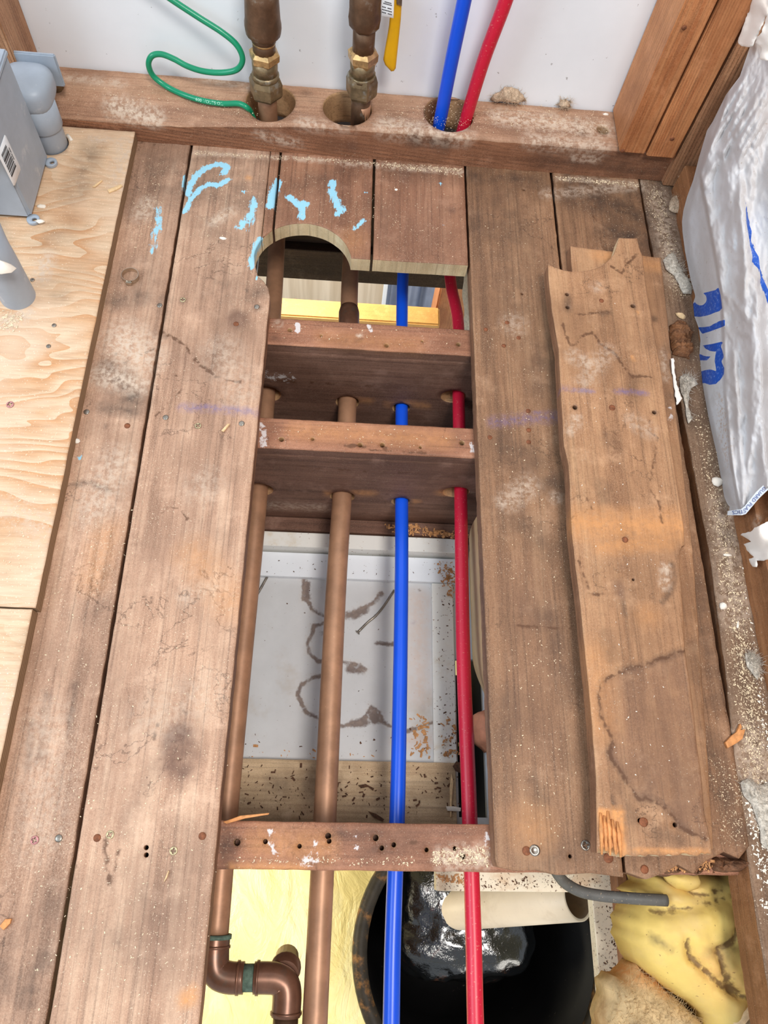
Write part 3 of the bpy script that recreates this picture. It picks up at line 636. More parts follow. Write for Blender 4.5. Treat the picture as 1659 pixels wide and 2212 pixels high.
# joists
def holes_from(lst): return [circ(x, z, r, 22, sy, .3) for x, z, r, sy in lst]
pipeX = {'c1': -.111, 'c2': .006, 'b': .094, 'r': .1735}
def join(a_, b_):
    """b becomes part of mesh a (one solid piece of wood)"""
    bm = bmesh.new(); bm.from_mesh(a_.data); me2 = b_.data.copy(); me2.transform(Matrix.Translation(wloc(b_) - wloc(a_))); bm.from_mesh(me2)
    bm.to_mesh(a_.data); bm.free(); bpy.data.objects.remove(b_)
def joist(Y0, Y1, holes, strokes, marks, label, zb=-.27, xl=-.46, xr=.60):
    loops = holes_from(holes)
    zc_ = -TH - .016
    out = [(xl, zb), (xr, zb), (xr, zc_), (xl, zc_)]
    def so(p, n): return 1
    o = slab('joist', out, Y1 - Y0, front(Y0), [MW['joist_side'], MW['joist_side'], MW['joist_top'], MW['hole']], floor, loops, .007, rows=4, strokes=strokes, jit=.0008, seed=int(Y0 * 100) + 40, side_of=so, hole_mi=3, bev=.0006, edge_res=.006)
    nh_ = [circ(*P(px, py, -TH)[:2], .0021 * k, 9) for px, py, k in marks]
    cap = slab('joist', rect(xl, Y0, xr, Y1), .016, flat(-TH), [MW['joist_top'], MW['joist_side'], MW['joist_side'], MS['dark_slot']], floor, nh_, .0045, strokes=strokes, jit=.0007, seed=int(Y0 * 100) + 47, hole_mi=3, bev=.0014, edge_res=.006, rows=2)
    mi_ = np.zeros(len(cap.data.polygons), np.int32); cap.data.polygons.foreach_get('material_index', mi_)
    cap.data.polygons.foreach_set('material_index', np.array([2, 1, 1, 3])[mi_].astype(np.int32))
    join(o, cap)
    if label: o['label'] = label
    return o
jz = -TH
J1 = [S(l, r, s, *p, z=jz) for l, r, s, *p in [('white', 8, 1.3, (643, 700), (643, 716)), ('white', 9, .85, (797, 702), (800, 714)), ('dust', 16, .7, (600, 700)), ('dark', 14, .6, (590, 730), (620, 740)), ('fresh', 30, .25, (700, 730), (900, 745)), ('dark', 8, .9, (778, 734)), ('dust', 6, .9, (775, 726), (785, 722))]]
J2 = [S(l, r, s, *p, z=jz) for l, r, s, *p in [('white', 16, .72, (566, 920), (570, 960)), ('white', 8, .9, (1018, 960), (1022, 978)), ('fresh', 34, .35, (640, 930), (800, 940), (960, 950)), ('ring', 3, .9, (740, 962), (850, 966)), ('ring', 3, .8, (800, 972), (940, 982)), ('dark', 20, .5, (980, 950))]]
J3 = [S(l, r, s, *p, z=jz) for l, r, s, *p in [('white', 11, .86, (582, 1792), (586, 1820), (594, 1845)), ('white', 11, .74, (680, 1818), (676, 1838)), ('white', 20, .72, (660, 1862), (680, 1858)), ('white', 7, .8, (772, 1795), (770, 1850)), ('dark', 30, .85, (485, 1800), (490, 1870)), ('dark', 16, .8, (512, 1820)),
    ('fresh', 45, .42, (560, 1820), (700, 1830)), ('dark', 30, .5, (730, 1800), (820, 1800)), ('dark', 36, .5, (800, 1840), (860, 1820)), ('dust', 34, .85, (960, 1855), (1050, 1850)), ('white', 14, .7, (1050, 1800), (1055, 1830)), ('ring', 3, .8, (760, 1820), (830, 1822)), ('ring', 3, .8, (850, 1824), (920, 1818)), ('knot', 40, .4, (900, 1800), (1000, 1800)), ('fresh', 12, .6, (500, 1872), (660, 1875))]]
F1 = [('white', .02, .55, np.array([[-.10, .597, -.10], [-.07, .597, -.10]])), ('fresh', .012, .5, np.array([[.10, .597, -.152], [.13, .597, -.156]])), ('fresh', .010, .5, np.array([[.03, .597, -.15], [.045, .597, -.15]])), ('fresh', .012, .5, np.array([[.075, .597, -.158]])), ('ring', .003, .8, np.array([[-.09, .597, -.11], [0., .597, -.112], [.06, .597, -.113]]))]
F2 = [('fresh', .011, .6, np.array([[.03, .4408, -.142], [.05, .4408, -.143]])), ('fresh', .009, .6, np.array([[-.01, .4408, -.15]])), ('fresh', .01, .6, np.array([[.115, .4408, -.163]])), ('fresh', .014, .5, np.array([[.15, .4408, -.13]])), ('ring', .003, .8, np.array([[-.05, .4408, -.07], [.06, .4408, -.078], [.12, .4408, -.07]])), ('dust', .02, .4, np.array([[-.09, .4408, -.2], [-.02, .4408, -.2]]))]
def ph(Y):
    return [(pipeX['c1'] + .004, -.147, .020, 1.), (pipeX['c2'] + (.006 if Y > .5 else .004), -.158, .0175, 1.), (pipeX['b'], -.166, .0135, 1.), (pipeX['r'] - .006, -.126, .0185, .9)]
joist(.597, .6405, ph(.6), J1 + F1, [(626, 713, 1.5), (694, 725, 1.), (835, 746, 1.6), (990, 744, 1.5), (912, 737, .9)], 'floor joist with a white paint blob, farthest across the opening')
joist(.4408, .4845, ph(.44), J2 + F2, [(608, 949, 1.6), (675, 948, 1.2), (778, 961, 1.6), (826, 961, 1.6), (998, 957, 1.6), (908, 966, 1.)], 'floor joist in the middle of the opening')
joist(-.032, .0125, ph(0.), J3, [(512, 1820, 1.6), (573, 1818, 1.2), (647, 1828, 1.1), (709, 1806, 1.5), (711, 1817, 1.2), (812, 1810, 1.5), (825, 1832, 1.2), (851, 1825, 1.2), (922, 1836, 1.1), (983, 1833, 1.1), (1000, 1850, 1.5)], 'floor joist full of nail holes, nearest across the opening')
# nail heads and screws set in the boards
for px, py, par in ((358, 902, plankB), (522, 915, plankB), (210, 1810, plankB), (437, 1806, plankB), (555, 663, plankB), (510, 700, plankB), (127, 1811, plankA), (275, 920, plankA), (187, 890, plankA), (345, 660, plankA)):
    screw(px, py, 0.0, par, MS['rust'] if (px + py) % 3 else MS['steel'], .0036, 'nail', 'nail_head')
for px, py in ((1049, 712), (1120, 730), (1088, 747), (1095, 697), (1142, 929), (1142, 955), (1058, 945), (1141, 888 + 0)):
    screw(px, py, 0.0, plankE, MS['rust'], .0030, 'nail', 'nail_head')
for px, py, par in ((428, 920, plankB), (238, 1803, plankB), (375, 1838, plankB), (395, 648, plankB)): screw(px, py, 0.0, par, MS['screw_zinc'], .0040)
screw(75, 1815, 0.0, plankA, MS['screw_red'], .0040)
screw(22, 874, PZ, floor.children[[c.name for c in floor.children].index('plywood_sheet')], MS['screw_red'], .0044)
for px, py in ((105, 748), (117, 703), (70, 605)): screw(px, py, PZ, bpy.data.objects['plywood_sheet'], MS['steel'], .0028, 'nail', 'nail_head')
screw(1155, 1837, 0.0, plankE, MS['steel'], .0054, 'hex'); screw(1265, 1826, 0.0, plankE, MS['steel'], .0050, 'cross')
screw(1137, 1838, 0.0, plankE, MS['rust'], .0044, 'nail', 'nail_head'); screw(1314, 1853, 0.0, plankF, MS['rust'], .0050, 'nail', 'nail_head'); screw(1392, 1878, 0.0, plankF, MS['rust'], .0042, 'nail', 'nail_head')

# ------------------------------------------------------------------ BACK WALL with sill plate, studs and rim joist
WY = 1.003
wall = box('wall_back', -1.4, 1.2, WY, WY + .012, .03, 1.6, MS['wall'], None, 0); tag(wall, kind='structure')
SZ = .0508
SS = [S(l, r, s, *p, z=SZ) for l, r, s, *p in [('dust', 30, .95, (240, 215), (330, 235)), ('dust', 20, .6, (450, 170), (560, 190)), ('dust', 34, .8, (830, 270), (1000, 290)), ('dust', 40, .9, (1080, 250), (1300, 280)), ('dust', 30, .7, (1150, 300), (1300, 310)), ('dust', 24, .6, (650, 260), (760, 285)), ('dark', 20, .4, (660, 200), (680, 215)), ('knot', 30, .4, (420, 265), (520, 270)), ('dark', 16, .5, (1240, 260), (1260, 290)), ('dust', 20, .6, (120, 165), (260, 180))]]
SS += [('dark', .022, .95, np.array([PY(900, 304, .922), PY(935, 308, .922), PY(960, 310, .922)])), ('dark', .03, .6, np.array([PY(1180, 340, .922), PY(1420, 370, .922)])), ('dust', .012, .7, np.array([PY(560, 285, .922), PY(640, 310, .922)])), ('knot', .012, .6, np.array([PY(760, 315, .922)])), ('dust', .01, .6, np.array([PY(1240, 340, .922), PY(1290, 345, .922)]))]
sx0, sx1 = -.46, .4840
so_out = [(sx0, .922), (sx1, .922), (sx1, 1.0025), (sx0, 1.0025)]
sh = [circ(-.117, .9625, .0353, 30), circ(-.0072, .9605, .0353, 30), circ(.1405, .966, .0368, 30), circ(-.4155, .957, .0105, 16, .8), circ(.3696, .9587, .0095, 16)]
plate = slab('bottom_plate', so_out, SZ - .0002, flat(SZ), [MW['sill'], MW['sill_front'], MW['hole']], wall, sh, .0055, rows=7, strokes=SS, seed=21, jit=.0012, bev=.0045, hole_mi=2)
for v in plate.data.vertices:                                       # worn, rounded front edge at the left end
    wx = v.co.x + plate.matrix_basis.translation.x + wall.location.x; wy = v.co.y + plate.location.y + wall.location.y; wz = v.co.z + plate.location.z + wall.location.z
    k = float(sstep(-.02, -.30, np.array(wx)))
    if wz > .01: v.co.z -= k * .020 * float(sstep(.958, .922, np.array(wy))) * (wz / SZ)
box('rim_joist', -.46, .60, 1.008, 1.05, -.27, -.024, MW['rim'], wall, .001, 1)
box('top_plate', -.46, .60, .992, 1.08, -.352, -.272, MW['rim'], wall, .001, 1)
def stud(x0, x1, y0, y1, z0, mat, zt=.62, **k): return box('stud', x0, x1, y0, y1, z0, zt, MW[mat], wall, .0018, 2)
stud(-.560, -.4435, .925, 1.001, SZ, 'stud_old')
stud(.3885, .4265, .9135, 1.0015, SZ + .0005, 'stud')
stud(.4290, .4705, .9110, 1.0015, SZ - .0010, 'stud')
for px, py, Yn in ((1452, 300, .9108), (1345, 326, .9133), (1478, 60, .9108)):
    c_ = PY(px, py, Yn); lathe('nail_head', c_ + np.array([0, .0006, 0]), (0, -1, 0), [(0, .0030), (.0012, .0030), (.0016, .001)], MS['rust'], wall.children[-1] if px != 1345 else wall.children[-2], 10)
# ------------------------------------------------------------------ RIGHT WALL: plate along the floor, stud, sheathing
wr = box('wall_right', .600, .612, -.42, 1.0, -.05, .8, MW['plate_brown'], None, 0); tag(wr, kind='structure')
slab('bottom_plate', [(.4885, .07), (.5585, .07), (.5585, .905), (.4885, .905)], .047, flat(.046), [MW['plate_brown'], MW['plate_brown']], wr, (), .01, rows=3, strokes=[S('dark', 40, .8, (1640, 1240), (1650, 1500), z=.046), S('dust', 10, .9, (1632, 1115), (1636, 1150), z=.046)], seed=31, jit=.0015)
box('stud', .4745, .560, .912, 1.0, .0, .62, MW['stud_old'], wr, .0018, 2)
box('stud', .4885, .560, .30, .338, .047, .62, MW['plate_brown'], wr, .0018, 2)

# ------------------------------------------------------------------ UNDERSIDE: ceiling board of the room below, its strips and a pine board
ZC = -.272
CS = []
def cs(layer, r, st, *pts): CS.append(S(layer, r, st, *pts, z=ZC))
for pts in ([(657, 1248), (655, 1295), (668, 1303), (672, 1316), (697, 1331)], [(701, 1346), (677, 1353), (675, 1368), (664, 1389), (668, 1411), (686, 1429), (740, 1430), (769, 1436), (791, 1447)],
            [(697, 1460), (675, 1465), (650, 1480), (643, 1501), (654, 1527), (664, 1541), (690, 1552), (740, 1570), (769, 1559), (787, 1552), (802, 1527), (820, 1538), (827, 1559), (845, 1570)], [(748, 1331), (806, 1302), (824, 1281)], [(880, 1580), (910, 1570), (935, 1560)]):
    cs('ring', 7, .85, *pts); cs('dust', 14, .2, *pts)
cs('ring', 12, .9, (663, 1262), (662, 1292)); cs('ring', 16, .8, (752, 1330), (790, 1318)); cs('ring', 10, .7, (806, 1302), (822, 1285)); cs('ring', 16, .75, (757, 1445), (780, 1450)); cs('ring', 18, .9, (812, 1555), (808, 1545)); cs('ring', 12, .8, (790, 1562), (760, 1565)); cs('ring', 13, .5, (696, 1370)); cs('ring', 8, .7, (677, 1318), (690, 1325)); cs('ring', 9, .8, (815, 1390), (850, 1392)); cs('ring', 6, .7, (905, 1275)); cs('ring', 6, .9, (876, 1250), (840, 1255))
cs('fresh', 40, .25, (905, 1300), (905, 1500)); cs('fresh', 25, .25, (860, 1600), (920, 1600)); cs('chalk', 8, .4, (893, 1345)); cs('chalk', 8, .3, (912, 1530))
top2 = P(600, 1200, ZC)
ceil = slab('ceiling', rect(-.62, -.50, .62, 1.10), .013, flat(ZC), [MS['drywall'], MS['drywall']], None,
            [rect(-.30, -.48, .366, -.034), rect(-.16, .650, .262, 1.085), rect(.186, .025, .225, .24)], .02, seed=41, jit=0, und=.0002)
tag(ceil, kind='structure')
slab('gypsum_board', rect(-.25, .07, .1845, .375), .001, flat(ZC + .0012), [MS['drywall'], MS['drywall']], ceil, (), .0032, strokes=CS, seed=42, jit=0, und=.0003, bev=.0003)
cz = ZC + .0005
def strip(name, x0, x1, y0, y1, z0, z1, mat): return box(name, x0, x1, y0, y1, z0, z1, mat, ceil, .001, 1)
yA = P(700, 1248, ZC + .012)[1]; yC = P(700, 1196, ZC + .012)[1]; yD = P(700, 1183, ZC + .03)[1]; yE = P(700, 1152, ZC + .03)[1]
strip('trim_strip', -.44, P(986, 1230, ZC + .012)[0], yA, yC, cz, ZC + .012, MS['clean_strip'])
strip('trim_strip', -.44, .20, yD, yE, cz, ZC + .030, MS['white_strip'])
strip('ledger', -.44, .30, yE + .002, .4400, cz, ZC + .034, MW['joist_side'])
xa = P(935, 1450, ZC + .008)[0]; xb = P(998, 1450, ZC + .008)[0]
strip('trim_strip', xa, .1835, .093, yA - .0005, cz, ZC + .008, MS['white_strip'])
slab('pine_board', rect(-.43, .0135, .1795, P(700, 1642, ZC + .02)[1]), .018, flat(ZC + .0195), [MW['pale_board'], MW['pale_board']], ceil, (), .012, strokes=[S('dark', 40, .5, (600, 1690), (720, 1700), z=ZC + .02), S('dark', 50, .4, (800, 1740), (950, 1720), z=ZC + .02)], seed=44)
# strips round the near opening
strip('trim_strip', P(942, 1890, -.25)[0], P(1345, 1890, -.25)[0], P(1100, 1926, -.25)[1], -.0335, -.27, -.25, MS['dirty_strip'])
strip('trim_strip', P(1290, 2060, -.25)[0], P(1352, 2060, -.25)[0], -.46, P(1100, 1928, -.25)[1], -.27, -.25, MS['dirty_strip'])
box('joist_blocking', .3785, .392, -.46, -.034, -.268, -.225, MW['plate_brown'], floor, .001, 1)
box('crevice_shade_board', .392, .62, -.46, -.034, -.235, -.215, MW['rot'], floor, .001, 1)  # added dark board standing in for the shadowed crevice between foam and insulation
# added black boards that make the side cavity read as deep shade
box('shade_board_1', .18, .30, .00, .26, -.50, -.49, MS['void'], None, 0)['kind'] = 'structure'
box('shade_board_2', .226, .236, .00, .26, -.489, -.29, MS['void'], None, 0)['kind'] = 'structure'
box('shade_board_3', .170, .180, .00, .26, -.489, -.29, MS['void'], None, 0)['kind'] = 'structure'
# ------------------------------------------------------------------ ROOM BELOW, seen through the openings
q = PY(700, 640, 1.75)
wl = box('wall_lower', -1.2, PY(826, 640, 1.75)[0], 1.75, 1.77, -2.4, -.36, MS['panelling'], None, 0); tag(wl, kind='structure')
m, nt, b = newmat('wood_grain_panelling'); oc = coords(nt, (1, 1, .04))
cc = mixc(nt, mapr(nt, noise(nt, oc, 26, 5, .6), .35, .68), srgb(196, 176, 148), srgb(224, 208, 184)); L(nt, cc, b.inputs['Base Color']); b.inputs['Roughness'].default_value = .5
wl.data.materials.clear(); wl.data.materials.append(m)
box('trim_4', PY(826, 640, 1.75)[0], PY(835, 640, 1.75)[0], 1.74, 1.77, -2.4, -.36, MS['label_white'], None, .002)['kind'] = 'structure'
# curtain
xs0, xs1 = PY(835, 650, 1.78)[0], PY(985, 640, 1.78)[0] + .25
n_ = 90; V = []; F = []
for i in range(n_):
    t = i / (n_ - 1); x = xs0 + (xs1 - xs0) * t; y = 1.80 - .022 * math.sin(t * 38 + math.sin(t * 9)) - .008 * math.sin(t * 91)
    V += [(x, y, -2.3), (x, y, -.40), (x, y + .004, -2.3), (x, y + .004, -.40)]
for i in range(n_ - 1):
    A = i * 4; B = A + 4; F += [[A, B, B + 1, A + 1], [A + 2, A + 3, B + 3, B + 2], [A + 1, B + 1, B + 3, A + 3], [A, A + 2, B + 2, B]]
tag(mk('curtain', V, F, MS['curtain'], None, True), 'blue-grey curtain hanging in the room below, seen through the opening', 'curtain')
zr = PY(700, 667, 1.30)[2]
tag(box('wood_rail', -.8, PY(948, 690, 1.30)[0], 1.27, 1.33, zr - .14, zr, MW['rail'], None, .004), 'honey-coloured wooden rail in the room below the opening', 'rail')
xp = PY(936, 690, 1.34)[0]
tag(box('wood_post', xp, xp + .10, 1.335, 1.42, -2.3, -.36, MW['stud'], None, .004), 'orange-brown wooden post behind the rail in the room below', 'post')

# ------------------------------------------------------------------ PIPES
def zoff(px, py, Y): return PY(px, py, Y)
# copper pipe behind plank B (left)
rC = .0136
c1 = empty('copper_pipe', (-.111, .3, -.16)); tag(c1, 'left copper pipe with soldered elbows running under the wide plank edge', 'pipe')
zc = -.157
bend = [(-.122 + (-.111 + .122) * 0, .962, .062), (-.122, .962, -.02), (-.121, .962, -.10), (-.119, .955, -.138), (-.117, .935, -.153), (-.115, .90, zc), (-.111, .74, zc), (-.1085, .43, zc), (-.1105, .19, zc), (-.1115, .03, zc), (-.1105, -.115, zc)]
tube('pipe_run', smooth_path(bend, 6), rC, MS['copper'], c1, 20)
ey = P(462, 2112, zc)[1]; ex = -.1105
elb = [(ex, ey + .040, zc), (ex, ey + .024, zc), (ex + .002, ey + .010, zc), (ex + .008, ey + .003, zc), (ex + .020, ey, zc), (ex + .034, ey, zc)]
tube('elbow', smooth_path(elb, 5), rC + .0022, MS['copper_dark'], c1, 20)
tube('solder_ring', [(ex, ey + .0415, zc), (ex, ey + .037, zc)], rC + .0036, MS['verdigris'], c1, 18)
tube('solder_ring', [(ex, ey + .031, zc), (ex, ey + .028, zc)], rC + .0032, MS['copper_dark'], c1, 18)
tube('solder_ring', [(ex + .0262, ey, zc), (ex + .0292, ey, zc)], rC + .0034, MS['copper_dark'], c1, 18)
tube('stub', [(ex + .03, ey, zc), (ex + .055, ey, zc)], rC, MS['verdigris'], c1, 18)
x2 = ex + .082
el2 = [(ex + .045, ey, zc), (ex + .060, ey, zc), (ex + .070, ey - .001, zc), (ex + .079, ey - .006, zc), (x2, ey - .016, zc), (x2, ey - .036, zc)]
tube('elbow', smooth_path(el2, 5), rC + .0022, MS['copper_dark'], c1, 20)
tube('solder_ring', [(ex + .0475, ey, zc), (ex + .0505, ey, zc)], rC + .0036, MS['copper_dark'], c1, 18)
tube('solder_ring', [(x2, ey - .031, zc), (x2, ey - .034, zc)], rC + .0036, MS['copper_dark'], c1, 18)
tube('stub', [(x2, ey - .03, zc), (x2, -.45, zc)], rC, MS['copper_brown'], c1, 18)
lathe('hub', (x2 - .004, ey + .001, zc - .006), (0, .25, -1), [(0, rC + .002), (.016, rC + .002), (.018, rC + .0038), (.022, rC + .0038), (.023, rC), (.05, rC)], MS['copper_dark'], c1, 20)
def riser(root, px_of, Y, spec, n=20):
    """fittings stacked along a vertical pipe; spec rows: (name, material, sides, [(image y, half width px), ...])"""
    for name, mat, sides, prof in spec:
        pts = []
        for y, hw in prof:
            p = PY(px_of(y), y, Y); pts.append((p, hw * pxm(p)))
        a0 = pts[0][0]; d = pts[-1][0] - a0; ln = np.linalg.norm(d)
        if d[2] < 0: pass
        lathe(name, a0, d, [(float(np.dot(p - a0, d / ln)), r) for p, r in pts], MS[mat], root, sides, sides == 6, .35)
p1 = lambda y: 577 - (y - 235) * -.0 - (235 - y) * .05
riser(c1, p1, .962, [('riser_pipe', 'copper_brown', 18, [(268, 18), (190, 19)]), ('solder_ring', 'copper_dark', 18, [(206, 19.5), (198, 20)]),
    ('union_nut', 'brass', 6, [(204, 33), (199, 36), (176, 37), (166, 33)]), ('collar', 'brass', 20, [(168, 29), (160, 30), (156, 27)]), ('union_body', 'brass', 18, [(158, 27), (128, 28)]), ('union_flange', 'brass_bright', 6, [(132, 28), (127, 33), (114, 34), (108, 27)]),
    ('riser_pipe', 'copper_brown', 18, [(114, 24.5), (84, 25)]), ('solder_ring', 'brass_bright', 18, [(91, 25.5), (86, 26)]), ('valve_neck', 'copper_brown', 18, [(86, 27), (76, 27)]), ('valve_body', 'copper_brown', 20, [(77, 30), (70, 38), (58, 40), (48, 40), (40, 38.5), (0, 37.5), (-60, 38)])])
# copper pipe in the middle
c2 = empty('copper_pipe', (.006, .3, -.17)); tag(c2, 'middle copper pipe with brass union and yellow-handled valve above the sill', 'pipe')
mid = [(.0125, .960, .062), (.0125, .960, -.02), (.012, .960, -.105), (.0115, .952, -.142), (.0105, .93, -.156), (.009, .89, -.160), (.0085, .79, -.160), (.0122, .60, -.1595), (.0098, .445, -.159), (.0062, .283, -.158), (.0045, .015, -.157), (.003, -.185, -.156), (.002, -.45, -.156)]
tube('pipe_run', smooth_path(mid, 6), .0138, MS['copper'], c2, 22)
tube('coupling', [(.0088, .775, -.1598), (.0090, .765, -.1598), (.0112, .655, -.1597)], [.0142, .0166, .0166], MS['copper_dark'], c2, 20)
p2 = lambda y: 779 + (240 - y) * .045
riser(c2, p2, .960, [('riser_pipe', 'copper_brown', 18, [(272, 21), (190, 21)]), ('union_nut', 'brass', 6, [(204, 31), (198, 34), (172, 35), (160, 31)]), ('collar', 'brass', 18, [(166, 29), (158, 29)]), ('union_body', 'brass', 18, [(162, 26), (128, 28)]),
    ('union_flange', 'brass_bright', 6, [(136, 28), (127, 33), (113, 34), (106, 26)]), ('riser_pipe', 'copper_brown', 18, [(112, 24), (54, 25)]), ('valve_body', 'copper_brown', 8, [(60, 27), (50, 35), (30, 38), (22, 36), (0, 37), (-60, 37)])])
# valve lever and its tag
hy = .965
hp = [(848, -30), (840, 60), (828, 128), (832, 139), (845, 153), (851, 152), (855, 146), (866, 40), (870, -30)]
hw = [PY(x, y, hy) for x, y in hp]
lever = slab('lever', [(p[0], p[2]) for p in hw], .007, front(hy - .0035), [MS['yellow_grip'], MS['yellow_grip']], c2, (), .006, bev=.0022, jit=0, und=0)
lb = [PY(x, y, hy) for x, y in ((855, -60), (857, 4), (868, 8), (872, -60))]
slab('lever_shank', [(p[0], p[2]) for p in lb], .003, front(hy - .0052), [MS['steel'], MS['steel']], c2, (), None, bev=.0004, jit=0, und=0)
ty = .950
tg = [PY(x, y, ty) for x, y in ((829, -40), (824, 34), (850, 39.5), (853, -40))]
tgo = slab('paper_tag', [(p[0], p[2]) for p in tg], .0005, front(ty), [MS['label_white'], MS['label_white']], c2, (), None, bev=.0001, jit=0, und=0)
V = []; F = []
for yy, x0_, x1_ in ((5, 828, 847), (1, 831, 846), (13, 825.5, 846), (19, 825, 847), (25, 825, 847)):
    for s_ in range(7):
        if s_ in (3,) and yy in (13, 25): continue
        xa_ = x0_ + (x1_ - x0_) * s_ / 7; xb_ = xa_ + (x1_ - x0_) / 7 * .8; sl = .27
        k = len(V)
        for (x, y) in ((xa_, yy + (xa_ - 825) * sl), (xb_, yy + (xb_ - 825) * sl), (xb_, yy + 2.3 + (xb_ - 825) * sl), (xa_, yy + 2.3 + (xa_ - 825) * sl)):
            p = PY(x, y, ty - .0003); V.append(p)
        F.append([k, k + 1, k + 2, k + 3])
mk('printed_lines', V, F, MS['ink_black'], tgo)
# plastic tubes
def run(pxs, z): return [P(x, y, z) for x, y in pxs]
zb_ = -.166
B = [PY(1018, -80, .966), PY(1003, 0, .966), PY(976, 130, .966), PY(949, 268, .966)]
b0 = B[-1]
B += [(b0[0] - .004, .964, -.01), (b0[0] - .014, .958, -.075), (.105, .94, -.125), (.098, .90, -.157), (.0955, .84, zb_), (.0945, .762, zb_), (.0948, .60, zb_), (.0955, .443, zb_), (.0955, .291, zb_), (.0925, .056, zb_), (.0880, -.094, zb_), (.0866, -.188, zb_), (.084, -.45, zb_)]
blue = tube('water_tube', smooth_path(B, 6), .00945, MS['pex_blue'], None, 20); tag(blue, 'blue plastic water tube running under the joists', 'tube')
zr_ = -.1265
Rr = [PY(1118, -90, .968), PY(1093, 0, .968), PY(1045, 130, .968), PY(1005, 262, .966)]
b0 = Rr[-1]
Rr += [(b0[0] - .003, .964, -.01), (b0[0] - .003, .956, -.06), (.163, .93, -.10), (.165, .87, -.122), (.1695, .80, zr_), (.1785, .729, zr_), (.1755, .60, zr_), (.174, .43, zr_), (.1712, .22, zr_), (.1728, .055, zr_), (.1733, -.09, zr_), (.1726, -.18, zr_), (.171, -.45, zr_)]
red = tube('water_tube', smooth_path(Rr, 6), .0091, MS['pex_red'], None, 20); tag(red, 'red plastic water tube running under the joists', 'tube')
# green wire with its print
gw = [PY(x, y, Y) for x, y, Y in ((300, -50, .985), (372, 0, .982), (430, 38, .978), (480, 70, .972), (512, 98, .968), (524, 128, .965), (512, 150, .965), (480, 157, .966), (440, 154, .968), (405, 143, .972), (375, 127, .976), (348, 117, .978), (328, 121, .976), (321, 140, .974), (332, 165, .974))]
gw += [P(x, y, SZ + .0045 - dz) for x, y, dz in ((362, 188, 0), (400, 206, .0), (440, 218, .0), (480, 224, .002), (515, 224, .0), (533, 232, .002), (543, 245, .014))]
gw += [gw[-1] + np.array([.006, -.002, -.03]), gw[-1] + np.array([.006, -.002, -.1])]
gp = smooth_path(gw, 8)
green = tube('ground_wire', gp, .0039, MS['wire_green'], None, 14); tag(green, 'green insulated wire looping down the wall into the sill hole', 'wire')
def text_mesh(s, size):
    cu = bpy.data.curves.new('t', 'FONT'); cu.body = s; cu.size = size; cu.resolution_u = 2
    o = bpy.data.objects.new('t', cu); C.objects.link(o); bpy.context.view_layer.update()
    me = bpy.data.meshes.new_from_object(o.evaluated_get(bpy.context.evaluated_depsgraph_get()))
    V = np.array([list(v.co) for v in me.vertices]); F = [list(p.vertices) for p in me.polygons]
    bpy.data.objects.remove(o); bpy.data.curves.remove(cu); bpy.data.meshes.remove(me); return V, F
def text_on_path(name, s, size, path, start, mat, parent, r, reach=1.0):
    V, F = text_mesh(s, size); path = np.asarray(path); d = np.r_[0, np.cumsum(np.linalg.norm(np.diff(path, axis=0), axis=1))]
    out = []
    for x, y, _ in V:
        q_ = np.array([np.interp(start + x, d, path[:, i]) for i in range(3)]); q2 = np.array([np.interp(start + x + .001, d, path[:, i]) for i in range(3)])
        t = (q2 - q_) / (np.linalg.norm(q2 - q_) + 1e-9); view = _O - q_; view /= np.linalg.norm(view)
        upv = np.cross(view, t); upv /= np.linalg.norm(upv); nv = np.cross(t, upv); yy = (y - size * .35) / r
        out.append(q_ + (r + .00015) * (math.cos(yy) * nv + math.sin(yy) * upv))
    return mk(name, out, F, mat, parent)
dg = np.r_[0, np.cumsum(np.linalg.norm(np.diff(gp, axis=0), axis=1))]
i0 = int(np.argmin(np.linalg.norm(gp - P(405, 207, SZ + .0045), axis=1)))
text_on_path('printed_lettering', '600 VOLTS OIL', .0058, gp, dg[i0] + .014, MS['ink_pale'], green, .0039)

# ------------------------------------------------------------------ GREY JUNCTION BOX with conduits (left)
jb = empty('junction_box', (-.44, .80, PZ)); tag(jb, 'grey plastic junction box with two conduits entering the plywood', 'box')
box('box_body', -.56, -.4165, .7425, .8560, .0205, .171, MS['grey_plastic'], jb, .004, 3)
box('lid', -.56, -.4140, .7440, .8545, .1695, .177, MS['grey_plastic'], jb, .002, 2)
for yy, zz in ((.8455, .0225), (.7455, .0225)):
    pz = .0215
    c_ = (-.4115, yy) if yy > .8 else (-.4145, yy - .004)
    slab('mounting_ear', circ(c_[0], c_[1], .0085, 18), .004, flat(pz + .001), [MS['grey_plastic'], MS['grey_plastic']], jb, [circ(c_[0] + .002, c_[1] - .001, .0032, 10)], None, .0008, jit=0, und=0)
lx = -.4163
lq = [PX(x, y, lx) for x, y in ((9.5, 291), (12.5, 294), (43, 360), (44, 367), (32, 400), (29, 401), (-4, 336), (-4, 330))]
lab = slab('label', [(p[1], p[2]) for p in lq], .0003, lambda u, v, w_: (lx + .0004 + w_, u, v), [MS['label_white'], MS['label_white']], jb, (), None, .0001, jit=0, und=0)
V = []; F = []
A0, A1, B0, B1 = np.array((12.5, 312)), np.array((36.5, 361)), np.array((3.0, 335)), np.array((27, 386))
t = 0.
